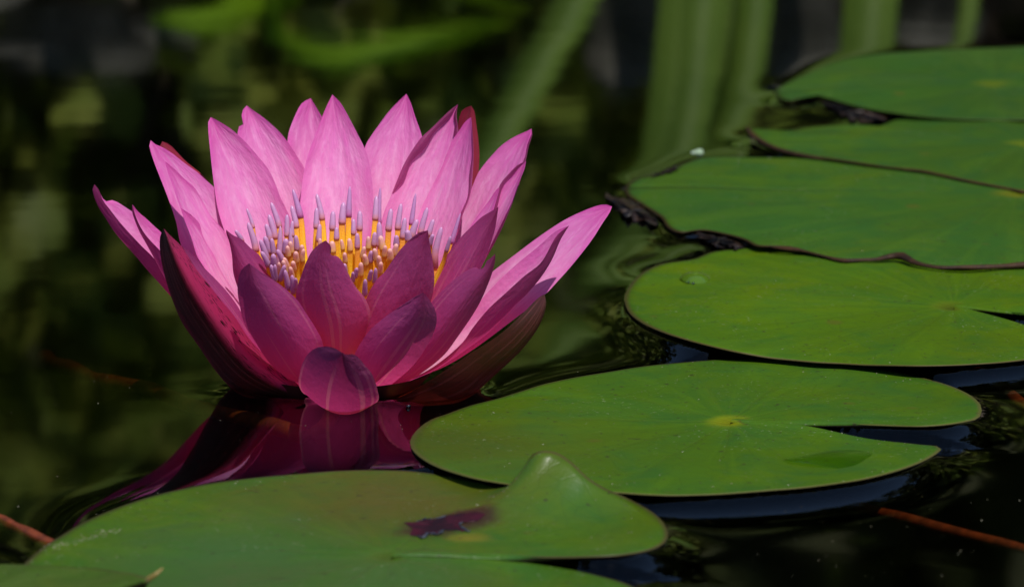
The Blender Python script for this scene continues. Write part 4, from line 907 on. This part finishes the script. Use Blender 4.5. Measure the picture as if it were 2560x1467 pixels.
shrub('bank_shrub', 'low leafy shrub right behind the broad bright leaves', 'shrub', -0.14, 1.84, 0.20, 0.14, 0.42, 700, 0.042, M_SHRUB, 6)
shrub('bank_shrub', 'low leafy shrub beside the grey stones', 'shrub', -0.46, 1.80, 0.16, 0.12, 0.30, 420, 0.040, M_SHRUB, 7)
def broadleaf():
    Y = 1.55
    root = tag(empty('broadleaf_plant', (mir(800, -300, Y)[0], Y, 0.03)), 'low plant with broad bright green leaves at the edge of the bank', 'plant', 'plants on the far bank')
    def leaf(pts, wid):
        q = crv(np.array(pts, float), 22); k = (Y - CAM[1]) / FPX; V = []
        P3 = np.array([mir(x, y, Y) + [0, dy, 0] for x, y, dy in q]); T = np.gradient(P3, axis=0); T /= np.linalg.norm(T, axis=1)[:, None]
        for j in range(22):
            t = j / 21; wv = wid * k * 0.5 * (math.sin(math.pi * t ** 0.75) ** 0.8 + 0.02)
            a = np.cross(T[j], [0.0, -0.8, 0.6]); a /= np.linalg.norm(a); a = a if a[2] > 0 else -a
            for i in range(7):
                u = -1 + i / 3; V.append(P3[j] + a * u * wv + np.array([0, -0.010 * u * u, 0]))
        o = mesh_obj('leaf', V, grid_faces(7, 22), M_BROAD, parent=root); o.matrix_parent_inverse = root.matrix_basis.inverted()
    leaf([(800,-330,0.0),(700,-80,-0.03),(560,0,-0.06),(400,-15,-0.09)], 190)
    leaf([(880,-330,0.0),(690,20,-0.04),(820,84,-0.08),(1010,46,-0.10),(1300,-40,-0.12)], 125)
    leaf([(840,-330,0.0),(620,-160,-0.02),(420,-120,-0.05),(250,-60,-0.06)], 110)
    leaf([(900,-330,0.0),(1020,-150,-0.03),(1180,-60,-0.06),(1330,-20,-0.07)], 80)
broadleaf()

def stone(px, py, Y, rx, rz, seed, label):
    rng = np.random.RandomState(seed); c = mir(px, py, Y)
    bm = bmesh.new(); bmesh.ops.create_icosphere(bm, subdivisions=3, radius=1.0); ph = rng.rand(6) * 6.28
    for v_ in bm.verts:
        d = v_.co.copy(); f = 1 + 0.14 * math.sin(3 * d.x + ph[0]) * math.cos(2.5 * d.y + ph[1]) + 0.10 * math.sin(5 * d.z + ph[2]) + 0.05 * math.sin(9 * d.x + 7 * d.z + ph[3])
        v_.co = Vector((d.x * rx * f, d.y * rx * 0.8 * f, d.z * rz * f))
    me_ = bpy.data.meshes.new('bank_stone'); bm.to_mesh(me_); bm.free(); me_.polygons.foreach_set('use_smooth', [True] * len(me_.polygons))
    me_.materials.append(M_STONE); o = bpy.data.objects.new('bank_stone', me_); COL.objects.link(o); o.location = c
    tag(o, label, 'stone', 'grey stones along the bank')
stone(180, 90, 1.68, 0.055, 0.030, 1, 'flat grey stone at the far left of the bank')
stone(-60, -120, 1.62, 0.05, 0.04, 2, 'larger grey stone at the left corner of the bank')
stone(420, 60, 1.66, 0.028, 0.018, 3, 'small grey stone right of the flat stone')
stone(2020, 70, 1.85, 0.03, 0.05, 4, 'upright pale stone between the two reed clumps')
stone(2330, 40, 1.85, 0.035, 0.04, 5, 'grey stone at the right beside the thin reed blade')
stone(1560, 60, 1.88, 0.03, 0.05, 6, 'brownish grey stone left of the tall reed clump')

# dark hedge closing the bank, added to block the sky
def hedge():
    rng = np.random.RandomState(21); cs = []
    for _ in range(7000):
        x = rng.uniform(-3.2, 3.4); z = 0.2 + 1.9 * rng.rand() ** 0.9; y = 2.9 + 0.5 * rng.rand() + 0.12 * math.sin(x * 4) + 0.1 * math.sin(z * 6 + x)
        cs.append((x, y, z))
    o = leafmesh('hedge', cs, 0.13, M_HEDGE, None, rng); tag(o, 'tall dark hedge added to close off the sky beyond the pond', 'hedge', kind='stuff')
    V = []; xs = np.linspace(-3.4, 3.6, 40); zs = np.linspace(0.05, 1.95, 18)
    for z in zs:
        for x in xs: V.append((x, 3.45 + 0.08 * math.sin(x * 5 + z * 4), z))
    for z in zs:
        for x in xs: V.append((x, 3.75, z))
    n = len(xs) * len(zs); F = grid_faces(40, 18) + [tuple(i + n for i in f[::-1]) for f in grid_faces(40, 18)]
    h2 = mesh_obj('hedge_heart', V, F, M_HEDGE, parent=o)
hedge()
